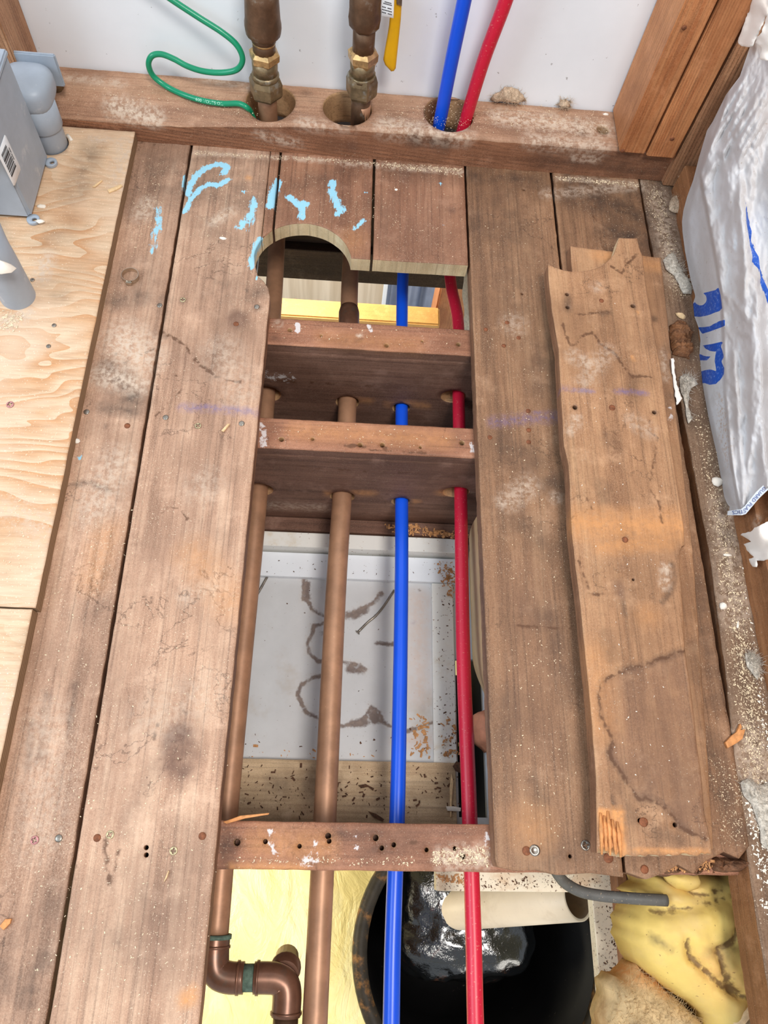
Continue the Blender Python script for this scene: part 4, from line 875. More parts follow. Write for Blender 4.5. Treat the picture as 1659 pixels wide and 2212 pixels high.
for wd, ink in ((.03, 1), (.02, 0), (.05, 1), (.03, 0), (.02, 1), (.04, 0), (.03, 1), (.02, 0), (.09, 1), (.03, 0), (.05, 1), (.05, 0), (.02, 1), (.02, 0), (.05, 1), (.03, 0), (.05, 1), (.02, 0), (.02, 1), (.03, 0), (.06, 1), (.05, 0), (.03, 1), (.03, 0), (.08, 1)):
    if ink:
        k = len(V)
        for e0, e1, tt in ((A0, A1, t), (A0, A1, t + wd), (B0, B1, t + wd), (B0, B1, t)):
            x, y = e0 + (e1 - e0) * tt; V.append(PX(x, y, lx + .0007))
        F.append([k, k + 1, k + 2, k + 3])
    t += wd
for xa_, ya_, xb_, yb_ in ((19, 319, 24, 330), (24.5, 332, 30.5, 345)):
    k = len(V); V += [PX(x, y, lx + .0007) for x, y in ((xa_, ya_), (xb_, yb_), (xb_ + .9, yb_ - .8), (xa_ + .9, ya_ - .8))]; F.append([k, k + 1, k + 2, k + 3])
mk('barcode', V, F, MS['ink_black'], lab)
ca = (-.4185, .885)
lathe('conduit', (*ca, -.05), (0, 0, 1), [(0, .0212), (.10, .0212), (.135, .0212)], MS['grey_plastic'], jb, 28)
lathe('conduit_sleeve', (*ca, .048), (0, 0, 1), [(0, .0235), (.0008, .0240), (.035, .0242), (.036, .0212)], MS['grey_plastic'], jb, 28)
def superbox(name, c, h, p, mat, parent):
    bm = bmesh.new(); bmesh.ops.create_icosphere(bm, subdivisions=4, radius=1)
    for v in bm.verts:
        k = v.co; q_ = (abs(k.x) ** p + abs(k.y) ** p + abs(k.z) ** p) ** (-1 / p); v.co = Vector((c[0] + k.x * q_ * h[0], c[1] + k.y * q_ * h[1], c[2] + k.z * q_ * h[2]))
    bm.verts.index_update(); V = [list(v.co) for v in bm.verts]; F = [[v.index for v in f.verts] for f in bm.faces]; bm.free(); return mk(name, V, F, mat, parent, True)
superbox('conduit_body', (-.4265, .894, .094), (.0325, .035, .021), 3.2, MS['grey_plastic'], jb)
box('conduit_body_lid', -.463, -.3915, .9285, .934, .073, .118, MS['grey_plastic'], jb, .0015, 2)
tube('conduit_hub', smooth_path([(-.436, .885, .095), (-.438, .845, .095)], 3), .0175, MS['grey_plastic'], jb, 24)
cb = (-.4095, .617)
el = [(cb[0], cb[1], -.002), (cb[0], cb[1], .075), (cb[0] - .004, cb[1] + .006, .105), (cb[0] - .016, cb[1] + .035, .132), (cb[0] - .028, cb[1] + .080, .142), (cb[0] - .030, .747, .142)]
tube('conduit', smooth_path(el, 6), .0212, MS['grey_plastic'], jb, 28)
lathe('conduit_sleeve', (cb[0] - .030, .70, .142), (0, 1, 0), [(0, .0235), (.001, .0245), (.041, .0245), (.042, .021)], MS['grey_plastic'], jb, 28)
def flake(name, px, py, z, size, h, mat, label, cat, group=None, n=8, seed=0, asp=.6, rot=0.):
    r_ = np.random.default_rng(seed + int(px)); c_ = P(px, py, z); out = []
    for i in range(n):
        t_ = 2 * math.pi * i / n; k = size * (.75 + .4 * r_.random()); x, y = k * math.cos(t_), k * asp * math.sin(t_)
        out.append((c_[0] + x * math.cos(rot) - y * math.sin(rot), c_[1] + x * math.sin(rot) + y * math.cos(rot)))
    o = mound(name, out, z + .0004, h, mat, None, size * .35, size * .6, .4, 200, seed=seed, jit=size * .06, thick=.0004)
    return tag(o, label, cat, group) if label else o
flake('putty_lump', 6, 578, .105, .014, .010, MS['gyp'], 'pale putty lump stuck on the near grey conduit', 'putty', seed=3)

# ------------------------------------------------------------------ LOOSE PLANKS stacked on the right
Z1, Z2 = .0193, .0386
TL = .019
lowout = [P(1232.6, 531, Z1)[:2], P(1428, 556, Z1)[:2], P(1436, 625, Z1)[:2], P(1449, 750, Z1)[:2], P(1462, 900, Z1)[:2], P(1498, 1200, Z1)[:2], P(1530, 1650, Z1)[:2], P(1542, 1836, Z1)[:2], P(1300, 1838, Z1)[:2]]
LS1 = [S(l, r, s, *p, z=Z1) for l, r, s, *p in [('dark', 14, .8, (1413, 689)), ('dark', 30, .5, (1440, 760), (1455, 900)), ('dark', 40, .5, (1500, 1400), (1520, 1600)), ('fresh', 26, .4, (1290, 550), (1420, 575)), ('white', 8, .7, (1448, 880), (1452, 930)), ('dust', 10, .6, (1430, 760), (1440, 820))]]
lp1 = slab('loose_plank', lowout, TL, flat(Z1), [MW['loose'], MW['edge']], None, (), .005, strokes=LS1, seed=51, jit=.0009)
tag(lp1, 'lower loose brown floorboard lying under the notched one', 'plank')
def pz2(lst): return [tuple(P(x, y, Z2)[:2]) for x, y in lst]
upx = [(1184, 570.5), (1200, 577), (1218, 583), (1236, 586), (1254, 586), (1272, 583), (1290, 578), (1304, 571), (1316, 561), (1325, 549), (1331, 535), (1337.5, 513), (1377, 514), (1381, 533), (1388, 551), (1397, 623), (1415, 724), (1431.5, 818), (1442, 905), (1460, 1024), (1478, 1140), (1480, 1178), (1474, 1180), (1468, 1200), (1475, 1290), (1478.5, 1355), (1481, 1406), (1493, 1489), (1507.5, 1616), (1515, 1663), (1523, 1760), (1538, 1822), (1538, 1846)]
rnd = random.Random(4)
x = 1530
while x > 1350: upx.append((x, 1847 + rnd.uniform(-5, 4))); x -= rnd.uniform(6, 12)
upx += [(1346, 1852), (1338, 1838), (1331, 1850), (1324, 1830), (1316, 1843), (1308, 1826), (1300, 1842), (1293, 1832), (1290, 1842), (1287.5, 1670), (1276, 1525), (1261.5, 1381), (1254, 1301), (1243, 1218), (1236, 1151), (1229, 1006), (1219, 963), (1213, 862), (1207, 753), (1193, 673), (1186, 608)]
LS2 = []
def l2(layer, r, st, *p): LS2.append(S(layer, r, st, *p, z=Z2))
edge_pts = [(1481, 1406), (1455, 1412), (1440, 1422), (1425, 1422), (1405, 1432), (1385, 1440), (1360, 1444), (1330, 1456), (1312, 1466), (1300, 1478), (1294, 1500), (1298, 1545), (1310, 1572), (1320, 1590), (1322, 1605), (1316, 1625), (1322, 1640), (1340, 1665), (1355, 1690), (1372, 1715), (1382, 1728), (1395, 1725), (1412, 1728), (1432, 1742), (1452, 1760), (1470, 1785), (1492, 1800), (1525, 1812)]
edge_pts_ = edge_pts
blob = [(1330, 1490), (1360, 1500), (1420, 1470), (1460, 1450), (1430, 1560), (1380, 1580), (1470, 1560), (1350, 1600), (1440, 1650), (1480, 1650), (1390, 1660), (1470, 1720), (1500, 1740)]
l2('P:knot', 8, .50, *edge_pts_, (1538, 1800), (1515, 1663), (1493, 1489))
l2('ring', 5, .8, *edge_pts); l2('dark', 13, .6, *edge_pts)
l2('fresh', 52, .62, (1250, 1130), (1360, 1135), (1470, 1135)); l2('fresh', 30, .5, (1300, 1180), (1440, 1170)); l2('fresh', 60, .3, (1280, 1420), (1300, 1560)); l2('fresh', 40, .3, (1400, 1330))
for x in range(1296, 1350, 9): l2('fresh', 8, 1., (x, 1750), (x + 8, 1845))
l2('fresh', 16, 1.2, (1305, 1760), (1312, 1835)); l2('fresh', 14, 1.1, (1328, 1765), (1340, 1840)); l2('dark', 8, 1., (1324, 1725), (1330, 1760)); l2('dark', 10, .6, (1340, 1740), (1350, 1800)); l2('fresh', 8, .8, (1370, 1838), (1525, 1840)); l2('dark', 24, .5, (1420, 1800), (1500, 1825)); l2('dark', 22, .5, (1340, 1700), (1370, 1770))
l2('ring', 5, .8, (1215, 700), (1222, 725), (1232, 745), (1246, 745), (1252, 728), (1268, 722), (1280, 718), (1300, 745), (1330, 765), (1345, 790), (1365, 815), (1385, 812), (1420, 818)); l2('dust', 26, .6, (1240, 770), (1280, 790)); l2('dust', 30, .4, (1310, 760), (1260, 830)); l2('dust', 20, .6, (1245, 905), (1235, 930)); l2('dust', 30, .4, (1370, 910), (1400, 930))
l2('ring', 4, .7, (1405, 895), (1400, 930), (1420, 945), (1412, 1000), (1405, 1040)); l2('ring', 4, .7, (1400, 1050), (1425, 1090), (1430, 1130)); l2('ring', 4, .7, (1250, 1210), (1275, 1285), (1300, 1285)); l2('ring', 4, .6, (1260, 1060), (1280, 1100)); l2('ring', 4, .7, (1240, 680), (1300, 675), (1320, 672)); l2('ring', 5, .8, (1320, 575), (1345, 590), (1350, 575), (1375, 550))
l2('dark', 9, 1., (1452, 1220), (1458, 1245), (1452, 1270), (1440, 1290), (1430, 1300)); l2('dark', 12, .6, (1445, 1240)); l2('dust', 16, .8, (1438, 1225), (1435, 1265)); l2('knot', 18, .8, (1335, 1265), (1342, 1285)); l2('dark', 10, .6, (1345, 1300), (1350, 1325)); l2('dark', 20, .5, (1310, 1370), (1320, 1420)); l2('dark', 24, .5, (1300, 1050), (1310, 1080)); l2('knot', 12, .7, (1350, 1165)); l2('knot', 10, .6, (1342, 1225)); l2('dark', 30, .35, (1380, 820), (1370, 850)); l2('dark', 34, .3, (1320, 950)); l2('dark', 12, .6, (1310, 937)); l2('dark', 10, .7, (1316, 675), (1300, 678)); l2('dark', 14, .7, (1226, 640), (1227, 668)); l2('dark', 10, .8, (1367, 661)); l2('dark', 10, .7, (1243, 880)); l2('dark', 10, .7, (1415, 892)); l2('chalk', 8, .9, (1212, 838), (1280, 845)); l2('chalk', 9, .9, (1330, 845), (1395, 850)); l2('dust', 20, .5, (1290, 620)); l2('fresh', 4, .9, (1367, 770), (1368, 780)); l2('fresh', 5, .8, (1378, 675))
nh = [circ(*P(x, y, Z2)[:2], r, 9) for x, y, r in ((1225, 636, .0026), (1226, 664, .0026), (1367, 661, .0030), (1242, 880, .0030), (1413, 891, .0026), (1458, 1782, .0022), (1383, 1773, .0024), (1368, 1252, .0014))]
fr = math.tan(0)
def so_up(p, n):
    q_ = np.array([p[0], p[1]]); y_img = p[1]
    return 2 if (p[1] > .695 and p[0] > .36 and n[0] < .2) or (p[1] < .02 and n[1] < -.5) else 1
lp2 = slab('loose_plank', pz2(upx), TL, flat(Z2), [MW['loose'], MW['edge'], MW['cut_end']], None, nh, .0034, strokes=LS2, seed=52, jit=.0005, side_of=so_up, edge_res=.005)
tag(lp2, 'notched loose floorboard on top of the pile with curved cut end and water stain', 'plank')
for px, py, k in ((1322, 881, 1.), (1299, 650, .8), (1350, 1166, .9), (1390, 1776, 1.1)): screw(px, py, Z2, lp2, MS['rust'], .0040 * k, 'nail', 'nail_head')
# splinters at the broken end
for i, (xa_, ya_, xb_, yb_) in enumerate(((1297, 1756, 1300, 1846), (1305, 1762, 1309, 1838), (1313, 1752, 1318, 1848), (1322, 1770, 1330, 1845), (1333, 1775, 1341, 1852))):
    A_, B_ = P(xa_, ya_, Z2 + .0005), P(xb_, yb_, Z2 + .0002)
    tube('splinter', np.array([A_, A_ * .6 + B_ * .4 + [0, 0, .0016], B_]), [.0012, .0026, .0010], MS['chip'], lp2, 5)

# ------------------------------------------------------------------ PLASTIC BAG on the right
Lp = np.array([(1645, -60), (1622, 95), (1598, 165), (1568, 205), (1540, 262), (1527, 282), (1510, 340), (1497, 390), (1484, 425), (1476, 455), (1473, 478), (1474, 500), (1480, 545), (1492, 605), (1502, 640), (1497, 655), (1500, 684), (1509, 708), (1513, 735), (1510, 775), (1508, 805), (1508, 830), (1513, 860), (1522, 900), (1533, 950), (1545, 990), (1556, 1022), (1572, 1064), (1576, 1070), (1575, 1103)], float)
Rp = np.array([(1780, -60), (1800, 300), (1800, 700), (1790, 1000), (1740, 1020)], float)
def along(poly, t):
    d = np.r_[0, np.cumsum(np.linalg.norm(np.diff(poly, axis=0), axis=1))]; return np.array([np.interp(t * d[-1], d, poly[:, i]) for i in range(2)])
bot = np.array([(1575, 1103), (1606, 1103), (1632, 1078), (1659, 1050), (1740, 1000)], float)
NU, NV = 130, 300
foldx = lambda y: np.interp(y, [-100, 250, 375, 500, 625, 760, 840, 1000, 1110], [1640, 1560, 1512, 1536, 1558, 1565, 1566, 1580, 1600])
dL = np.r_[0, np.cumsum(np.linalg.norm(np.diff(Lp, axis=0), axis=1))]
V = []; PXC = []
for j in range(NV):
    t = j / (NV - 1); l = along(Lp, t); ry = -60 + (1000 + 60) * t; r_ = np.array([np.interp(ry, Rp[:, 1], Rp[:, 0]), ry])
    for i in range(NU):
        s_ = (i / (NU - 1)) ** 1.25
        p_ = l + (r_ - l) * s_
        # hem: the last rows sweep down to the bottom edge
        by = np.interp(p_[0], bot[:, 0], bot[:, 1]); 
        if t > .9: 
            k_ = (t - .9) / .1; p_[1] = p_[1] * (1 - k_) + max(p_[1], by) * k_ if p_[1] < by else p_[1] * (1 - k_) + by * k_
        PXC.append(p_)
PXC = np.array(PXC); X_, Y_ = PXC[:, 0], PXC[:, 1]
fx = foldx(Y_); step = sstep(-5, 3, X_ - fx)
u_ = X_ - fx
along_y = Y_ / 120
sm_ = fbm(X_ / 90, Y_ / 260, 3)
fold = .008 * (.5 + .5 * np.sin(u_ / 13 + 5 * sm_)) ** 1.6 + .010 * (fbm(X_ / 34, Y_ / 230, 5) - .45) + .0045 * np.abs(fbm((X_ + .25 * Y_) / 30, Y_ / 75, 8) - .47) * 2 + .0025 * np.abs(fbm((X_ - .5 * Y_) / 16, Y_ / 40, 12) - .47) * 2
for fx0, fy0, fx1, fy1, am, wd in ((1600, 380, 1612, 720, .006, 5), (1560, 330, 1590, 560, .005, 5), (1625, 700, 1622, 1020, .006, 6), (1585, 760, 1606, 1090, .005, 4), (1560, 850, 1590, 1080, .004, 4), (1640, 640, 1650, 1000, .006, 6), (1640, 250, 1622, 420, .006, 6), (1590, 270, 1520, 400, .006, 5), (1575, 300, 1500, 420, .004, 4), (1617, 690, 1578, 640, .004, 5), (1630, 900, 1605, 1095, .004, 4)):
    fold = fold + am * .6 * np.exp(-(seg_dist(PXC, np.array([fx0, fy0], float), np.array([fx1, fy1], float)) / (wd * 1.7)) ** 2) * (.6 + .8 * fbm(X_ / 40, Y_ / 40, 15))
gather = np.exp(-((Y_ - 262) / 70) ** 2 - ((X_ - 1590) / 60) ** 2)
fold = fold + .0045 * gather * np.abs(np.sin((X_ + .6 * Y_) / 6.))
edge_t = sstep(0, 18, X_ - np.repeat([along(Lp, j / (NV - 1))[0] for j in range(NV)], NU))
Xw = .4840 - .004 * (1 - step) * edge_t - .009 * step - fold * (.35 + .65 * step) * edge_t + .05 * sstep(1560, 1800, X_) + .015 * sstep(300, -60, Y_)
tip = sstep(960, 1080, Y_); Xw = Xw * (1 - .5 * tip) + (.4815 - fold * .5) * .5 * tip
Xw = np.minimum(Xw, .580)
V = np.array([PX(x_, y_, xw) for x_, y_, xw in zip(X_, Y_, Xw)])
F = [[j * NU + i, j * NU + i + 1, (j + 1) * NU + i + 1, (j + 1) * NU + i] for j in range(NV - 1) for i in range(NU - 1)]
def sdf(poly):
    p2_ = np.array(poly, float); s_ = np.where(inside(PXC, p2_), 1., -1.); return s_ * bdist(PXC, p2_)
c5 = lambda *l: [(1480 + x / 6.51, 560 + y / 6.51) for x, y in l]
blue_ = np.full(len(PXC), -50.)
L1 = np.minimum(sdf(c5((265, 475), (430, 430), (470, 390), (500, 510), (522, 690), (480, 730), (300, 795), (210, 810), (110, 805), (100, 640))), np.hypot(X_ - 1513, Y_ - 646) - 13.5)
for dd in (L1, sdf(c5((180, 960), (340, 945), (470, 875), (560, 850), (560, 935), (440, 985), (240, 1050))), sdf(c5((255, 1098), (380, 1110), (440, 1085), (380, 1096))), sdf(c5((245, 1215), (400, 1185), (545, 1150), (500, 1220), (425, 1300), (350, 1290), (290, 1260))),
           sdf(c5((500, 1215), (525, 1290), (545, 1370), (510, 1440), (550, 1530), (545, 1620), (500, 1690), (430, 1755), (340, 1765), (270, 1740), (170, 1760), (165, 1600), (280, 1560), (360, 1550), (440, 1575), (415, 1430), (430, 1310))), sdf(c5((200, 1330), (270, 1360), (360, 1370), (310, 1420), (195, 1425)))):
    blue_ = np.maximum(blue_, dd)
ribbon = [(1607, 412), (1610, 440), (1614, 470), (1624, 500), (1622, 520), (1630, 540), (1639, 555), (1643, 590), (1659, 625), (1670, 660), (1656, 655), (1642, 610), (1638, 580), (1622, 565), (1624, 545), (1616, 515), (1610, 480)]
blue_ = np.maximum(blue_, sdf(ribbon))
fa = np.zeros((len(V), 4)); fa[:, 2] = np.clip(.5 + blue_ * .22, 0, 1); fa[:, 3] = 1
dirt = np.exp(-((X_ - 1555 - (Y_ - 850) * .12) / 12) ** 2) * sstep(820, 880, Y_) * sstep(1060, 940, Y_); fa[:, 0] = dirt * .8
# back layer so that the bag has thickness
nv = len(V); Vb = V + np.array([.0016, 0, -.0004]); F2 = [[nv + k for k in f[::-1]] for f in F]
rim_ = [j * NU for j in range(NV)]; F3 = []
for a_, b_ in zip(rim_[:-1], rim_[1:]): F3.append([a_, b_, nv + b_, nv + a_])
lastr = [(NV - 1) * NU + i for i in range(NU)]
for a_, b_ in zip(lastr[:-1], lastr[1:]): F3.append([a_, b_, nv + b_, nv + a_])
fa2 = np.concatenate([fa, fa])
bag = mk('plastic_bag', np.concatenate([V, Vb]), F + F2 + F3, MS['bag'], None, True, None, {'fa': fa2})
tag(bag, 'crumpled white plastic bag with blue lettering hanging against the right wall', 'bag')
# printed hem
def hemp(x, y, dx=0.): return PX(x, y, .470 + max(0, (x - 1600)) * .00022 - dx)
hp1 = [(1572, 1104), (1604, 1099), (1634, 1062), (1662, 1036)]; hp2 = [(1571, 1113), (1609, 1113), (1641, 1075), (1668, 1050)]
V = []; 
for dx in (0, -.002):
    for k in range(13):
        t = k / 12; a_, b_ = along(np.array(hp1, float), t), along(np.array(hp2, float), t); V += [hemp(*a_, dx), hemp(*b_, dx)]
F = []
for k in range(12):
    F += [[2 * k, 2 * k + 1, 2 * k + 3, 2 * k + 2], [26 + 2 * k, 26 + 2 * k + 2, 26 + 2 * k + 3, 26 + 2 * k + 1], [2 * k, 2 * k + 2, 26 + 2 * k + 2, 26 + 2 * k], [2 * k + 1, 26 + 2 * k + 1, 26 + 2 * k + 3, 2 * k + 3]]
hem = mk('hem', V, F, MS['label_white'], bag)
TV, TF = text_mesh('ANGUARD PLASTICS', 1.0); TV[:, 0] /= TV[:, 0].max()
hpath = np.array([(1666, 1040), (1638, 1069), (1607, 1105), (1585, 1107), (1573, 1108)], float); out = []
for x, y, _ in TV:
    q_ = along(hpath, x * .93); q2 = along(hpath, min(1, x * .93 + .01)); d_ = q2 - q_; d_ /= np.linalg.norm(d_) + 1e-9; up_ = np.array([d_[1] * 1., -d_[0]]); 
    up_ = np.array([-d_[1], d_[0]]) * -1
    pp = q_ + up_ * (y - .35) * 11; out.append(hemp(pp[0], pp[1], .0009))
mk('printed_lettering', out, TF, MS['ink_blue'], hem)

# crumpled paper scraps
def crumple(name, pts, X, amp, seed, label, cat, mat=None, rows=26, plane='x', dx=.0):
    poly = np.array(pts, float); lo, hi = poly.min(0), poly.max(0); o2 = densify(poly, 5, 0); r_ = np.random.default_rng(seed)
    v2, tri, loops = cdt([o2 + r_.normal(0, .8, o2.shape)], 5.)
    h = amp * (np.abs(fbm(v2[:, 0] / 40, v2[:, 1] / 60, seed, 2) - .47) * 2.2 + .12 * fbm(v2[:, 0] / 14, v2[:, 1] / 20, seed + 4, 2))
    fr_ = np.array([PX(x, y, X - k) if plane == 'x' else P(x, y, X + k) for (x, y), k in zip(v2, h)])
    bk = np.array([PX(x, y, X - k + .0012) if plane == 'x' else P(x, y, X + k - .0012) for (x, y), k in zip(v2, h)])
    n = len(v2); F = [list(t_) for t_ in tri] + [[n + i for i in t_[::-1]] for t_ in tri]; lp = loops[0]
    for i in range(len(lp)): j = (i + 1) % len(lp); F.append([lp[i], n + lp[i], n + lp[j], lp[j]])
    o = mk(name, np.concatenate([fr_, bk]), F, mat or MS['paper'], None, True); return tag(o, label, cat)
crumple('paper_scrap', [(1640, -40), (1618, 20), (1604, 60), (1594, 88), (1594, 94), (1602, 100), (1614, 101), (1626, 99), (1636, 78), (1650, 48), (1690, -40)], .470, .016, 61, 'smooth white fold of plastic at the top of the bag, left one', 'plastic')
crumple('paper_scrap', [(1662, 22), (1648, 60), (1632, 92), (1645, 102), (1640, 128), (1652, 132), (1700, 120), (1700, 20)], .468, .016, 62, 'torn cream paper scrap hanging over the bag at the frame edge', 'paper')
crumple('paper_scrap', [(1599, 1154), (1620, 1147), (1650, 1130), (1700, 1105), (1700, 1195), (1655, 1210), (1636, 1212), (1634, 1226), (1626, 1226), (1618, 1208), (1628, 1204), (1614, 1188), (1606, 1176), (1622, 1170)], .482, .014, 63, 'torn white paper-faced insulation scrap below the bag', 'paper')
crumple('plastic_scrap', [(1449, 775), (1456, 773), (1458, 800), (1462, 830), (1472, 860), (1466, 872), (1461, 875), (1458, 850), (1452, 810)], .0205, .006, 64, 'small white plastic scrap poking out beside the loose planks', 'plastic', plane='z')
# fluffy insulation tufts
def fibres(parent, pts, nrm, cen, mat, nf, ln, seed, r=.00016, floor_z=None):
    """loose fibre ends of one tuft, joined: nobody could count them"""
    r_ = np.random.default_rng(seed); V = []; F = []
    for k in range(nf):
        i_ = r_.integers(len(pts)); p0 = pts[i_]; out = p0 - cen; out = out / (np.linalg.norm(out) + 1e-6)
        d_ = out * r_.uniform(.1, .8) + nrm * r_.uniform(.0, .7) + r_.normal(0, .55, 3); d_ /= np.linalg.norm(d_) + 1e-6; e_ = r_.normal(0, 1, 3); L_ = ln * r_.uniform(.4, 1.3)
        pth = np.array([p0 - d_ * L_ * .15, p0 + d_ * L_ * .25 + e_ * L_ * .05, p0 + d_ * L_ * .5 + e_ * L_ * .16, p0 + d_ * L_ * .6 + e_ * L_ * .34])
        if floor_z is not None: pth[:, 2] = np.maximum(pth[:, 2], floor_z + .0004)
        v_, f_, _ = tube_geo(pth, [r, r, r, r * .5], 3, False); b_ = len(V); V += v_.tolist(); F += [[b_ + i for i in f] for f in f_]
    o = mk('fibre_ends', V, F, mat, parent, True); o['kind'] = 'stuff'; return o
def surf(o):
    w0 = np.array(wloc(o)); return np.array([list(v.co) for v in o.data.vertices]) + w0
def tuft(px, z, h, label, seed, mat='tuft', edge=.012, nf=320):
    out = [tuple(P(x, y, z)[:2]) for x, y in px]
    o = mound('insulation_tuft', out, z, h * .6, MS[mat], None, .003, edge * 1.4, .6, 120, seed=seed, jit=.003, thick=.001)
    p_ = surf(o); p_ = p_[p_[:, 2] > z + .0012]
    fibres(o, p_, np.array([0, 0, 1.]), np.array([*np.mean(out, 0), z]), MS[mat], nf, .010, seed, .00014, floor_z=z)
    tag(o, label, 'insulation', 'tufts of insulation'); return o
tuft([(1464, 342), (1476, 345), (1496, 336), (1500, 350), (1497, 372), (1492, 395), (1478, 398), (1466, 390), (1468, 370)], .02, .016, 'tan insulation tuft squeezed at the corner above the floor strip', 71)
tuft([(1462, 400), (1484, 395), (1496, 402), (1490, 425), (1480, 440), (1472, 462), (1455, 458), (1444, 452), (1446, 435), (1456, 425)], .004, .016, 'grey-tan insulation tuft beside the corner of the sill', 72)
tuft([(1432, 560), (1445, 548), (1458, 550), (1468, 570), (1478, 590), (1490, 605), (1497, 622), (1492, 634), (1478, 632), (1468, 618), (1458, 596), (1446, 588), (1436, 580)], .002, .010, 'pale grey curl of insulation beside the loose planks', 73, 'tuft_grey')
tuft([(1468, 812), (1480, 806), (1500, 815), (1508, 830), (1494, 838), (1486, 850), (1490, 880), (1494, 905), (1488, 915), (1480, 890), (1478, 860), (1470, 838)], .002, .006, 'thin wisp of grey insulation on the dusty strip under the bag lettering', 74, 'tuft_grey')
tuft([(1612, 1412), (1628, 1408), (1638, 1430), (1642, 1452), (1636, 1466), (1624, 1452), (1614, 1440)], .002, .006, 'grey fluff patch on the dusty strip, right of the plank gap', 75, 'tuft_grey')
tuft([(1600, 1690), (1618, 1682), (1640, 1700), (1662, 1690), (1690, 1720), (1690, 1820), (1665, 1840), (1645, 1820), (1640, 1780), (1625, 1740), (1604, 1712)], .002, .012, 'large grey fibrous fluff at the lower right frame edge', 76, 'tuft_grey', nf=700)
def tuft_wall(px, Y, label, seed):
    c = [PY(x, y, Y) for x, y in px]; poly = np.array([(p[0], p[2]) for p in c]); o2 = densify(poly, .004, .002, seed); v2, tri, loops = cdt([o2], .004)
    d_ = bdist(v2, v2[loops[0]]); h_ = .010 * np.sqrt(np.clip(1 - (1 - np.clip(d_ / .01, 0, 1)) ** 2, 0, 1)) * (.6 + .8 * fbm(v2[:, 0] * 120, v2[:, 1] * 120, seed))
    n = len(v2); V = np.concatenate([np.column_stack([v2[:, 0], Y - h_, v2[:, 1]]), np.column_stack([v2[:, 0], np.full(n, Y + .0005), v2[:, 1]])])
    F = [list(t_) for t_ in tri] + [[n + i for i in t_[::-1]] for t_ in tri]; lp = loops[0]
    for i in range(len(lp)): j = (i + 1) % len(lp); F.append([lp[i], n + lp[i], n + lp[j], lp[j]])
    o = mk('insulation_tuft', V, F, MS['tuft'], None, True); fibres(o, V[:n], np.array([0, -1., 0]), np.array([v2[:, 0].mean(), Y, v2[:, 1].mean()]), MS['tuft'], 260, .009, seed)
    tag(o, label, 'insulation', 'tufts of insulation')
tuft_wall([(1058, 216), (1066, 205), (1080, 200), (1090, 190), (1105, 190), (1118, 194), (1130, 205), (1136, 218), (1120, 219)], 1.001, 'tan insulation tuft at the wall foot right of the red tube', 77)
tuft_wall([(1206, 226), (1212, 217), (1222, 215), (1230, 220), (1231, 230)], 1.001, 'tiny tan insulation tuft at the wall foot left of the studs', 78)

# ------------------------------------------------------------------ small things
# clamp ring on plank A
cr_ = P(283, 600, 0); rr = .0112
ring = empty('clamp_ring', (cr_[0], cr_[1], 0)); tag(ring, 'small steel pinch clamp ring lying on the left plank', 'clamp')
V = []; F = []; n = 36
for k in range(n):
    t = 2 * math.pi * k / n
    for r_, z_ in ((rr, .0004), (rr, .0068), (rr - .0007, .0068), (rr - .0007, .0004)): V.append((cr_[0] + r_ * math.cos(t), cr_[1] + r_ * math.sin(t), z_))
for k in range(n):
    j = (k + 1) % n
    for e in range(4): F.append([k * 4 + e, j * 4 + e, j * 4 + (e + 1) % 4, k * 4 + (e + 1) % 4])
mk('band', V, F, MS['steel_bright'], ring)
box('pinch_ear', cr_[0] - .0042, cr_[0] + .0042, cr_[1] - rr - .0028, cr_[1] - rr + .0002, .0005, .0068, MS['steel_bright'], ring, .001, 2)
# nails lying on the ceiling board
def nail(pts, z, r, label):
    pth = smooth_path([P(x, y, z + dz) for x, y, dz in pts], 4)
    o = tube('bent_nail', pth, r, MS['steel'], None, 10); d_ = pth[1] - pth[0]; d_ /= np.linalg.norm(d_)
    lathe('nail_head', pth[0] - d_ * .0012, d_, [(0, r * .5), (.0003, r * 2.1), (.0012, r * 2.2), (.0015, r)], MS['steel'], o, 12); return tag(o, label, 'nail')
nail([(773, 1366, .003), (795, 1344, .002), (812, 1330, .003), (830, 1308, .002), (852, 1275, .002)], ZC + .001, .0018, 'bent rusty nail lying on the stained grey board')
nail([(545, 1303, .004), (560, 1277, .003), (579, 1243, .003)], ZC + .001, .0019, 'straight nail lying beside the left copper pipe')
# chips and flakes one can point at
def chip(pts, z, th, mat, label, cat='wood chip', group=None):
    o = slab('wood_chip', [tuple(P(x, y, z)[:2]) for x, y in pts], th, flat(z + th + .0004), [mat, mat], None, (), .004, .0004, jit=.0004, und=.0008, seed=int(pts[0][0])); return tag(o, label, cat, group)
chip([(1563, 1605), (1577, 1590), (1588, 1582), (1595, 1564), (1599, 1572), (1595, 1578), (1606, 1576), (1604, 1584), (1600, 1597), (1588, 1606), (1568, 1617)], 0.0, .004, MS['chip'], 'orange forked wood splinter lying across the plank gap')
chip([(478, 932), (492, 917), (497, 918), (484, 934)], 0.0, .002, MS['chip_pale'], 'pale matchstick splinter on the wide plank by the opening')
chip([(354, 1905), (364, 1880), (366, 1882), (362, 1895)], 0.0, .0015, MS['chip_pale'], 'thin pale splinter near the two nail holes')
chip([(2, 2000), (14, 1985), (27, 1984), (24, 1994), (10, 2008)], 0.0, .003, MS['chip'], 'pale block chip at the left frame edge')
chip([(232, 412), (262, 400), (266, 404), (252, 412), (236, 418)], PZ, .002, MS['chip_pale'], 'pale curled sliver on the plywood beside the edge')
chip([(200, 405), (220, 390), (222, 392), (206, 406)], PZ, .0015, MS['chip_pale'], 'thin splinter on the plywood in front of the grey box')
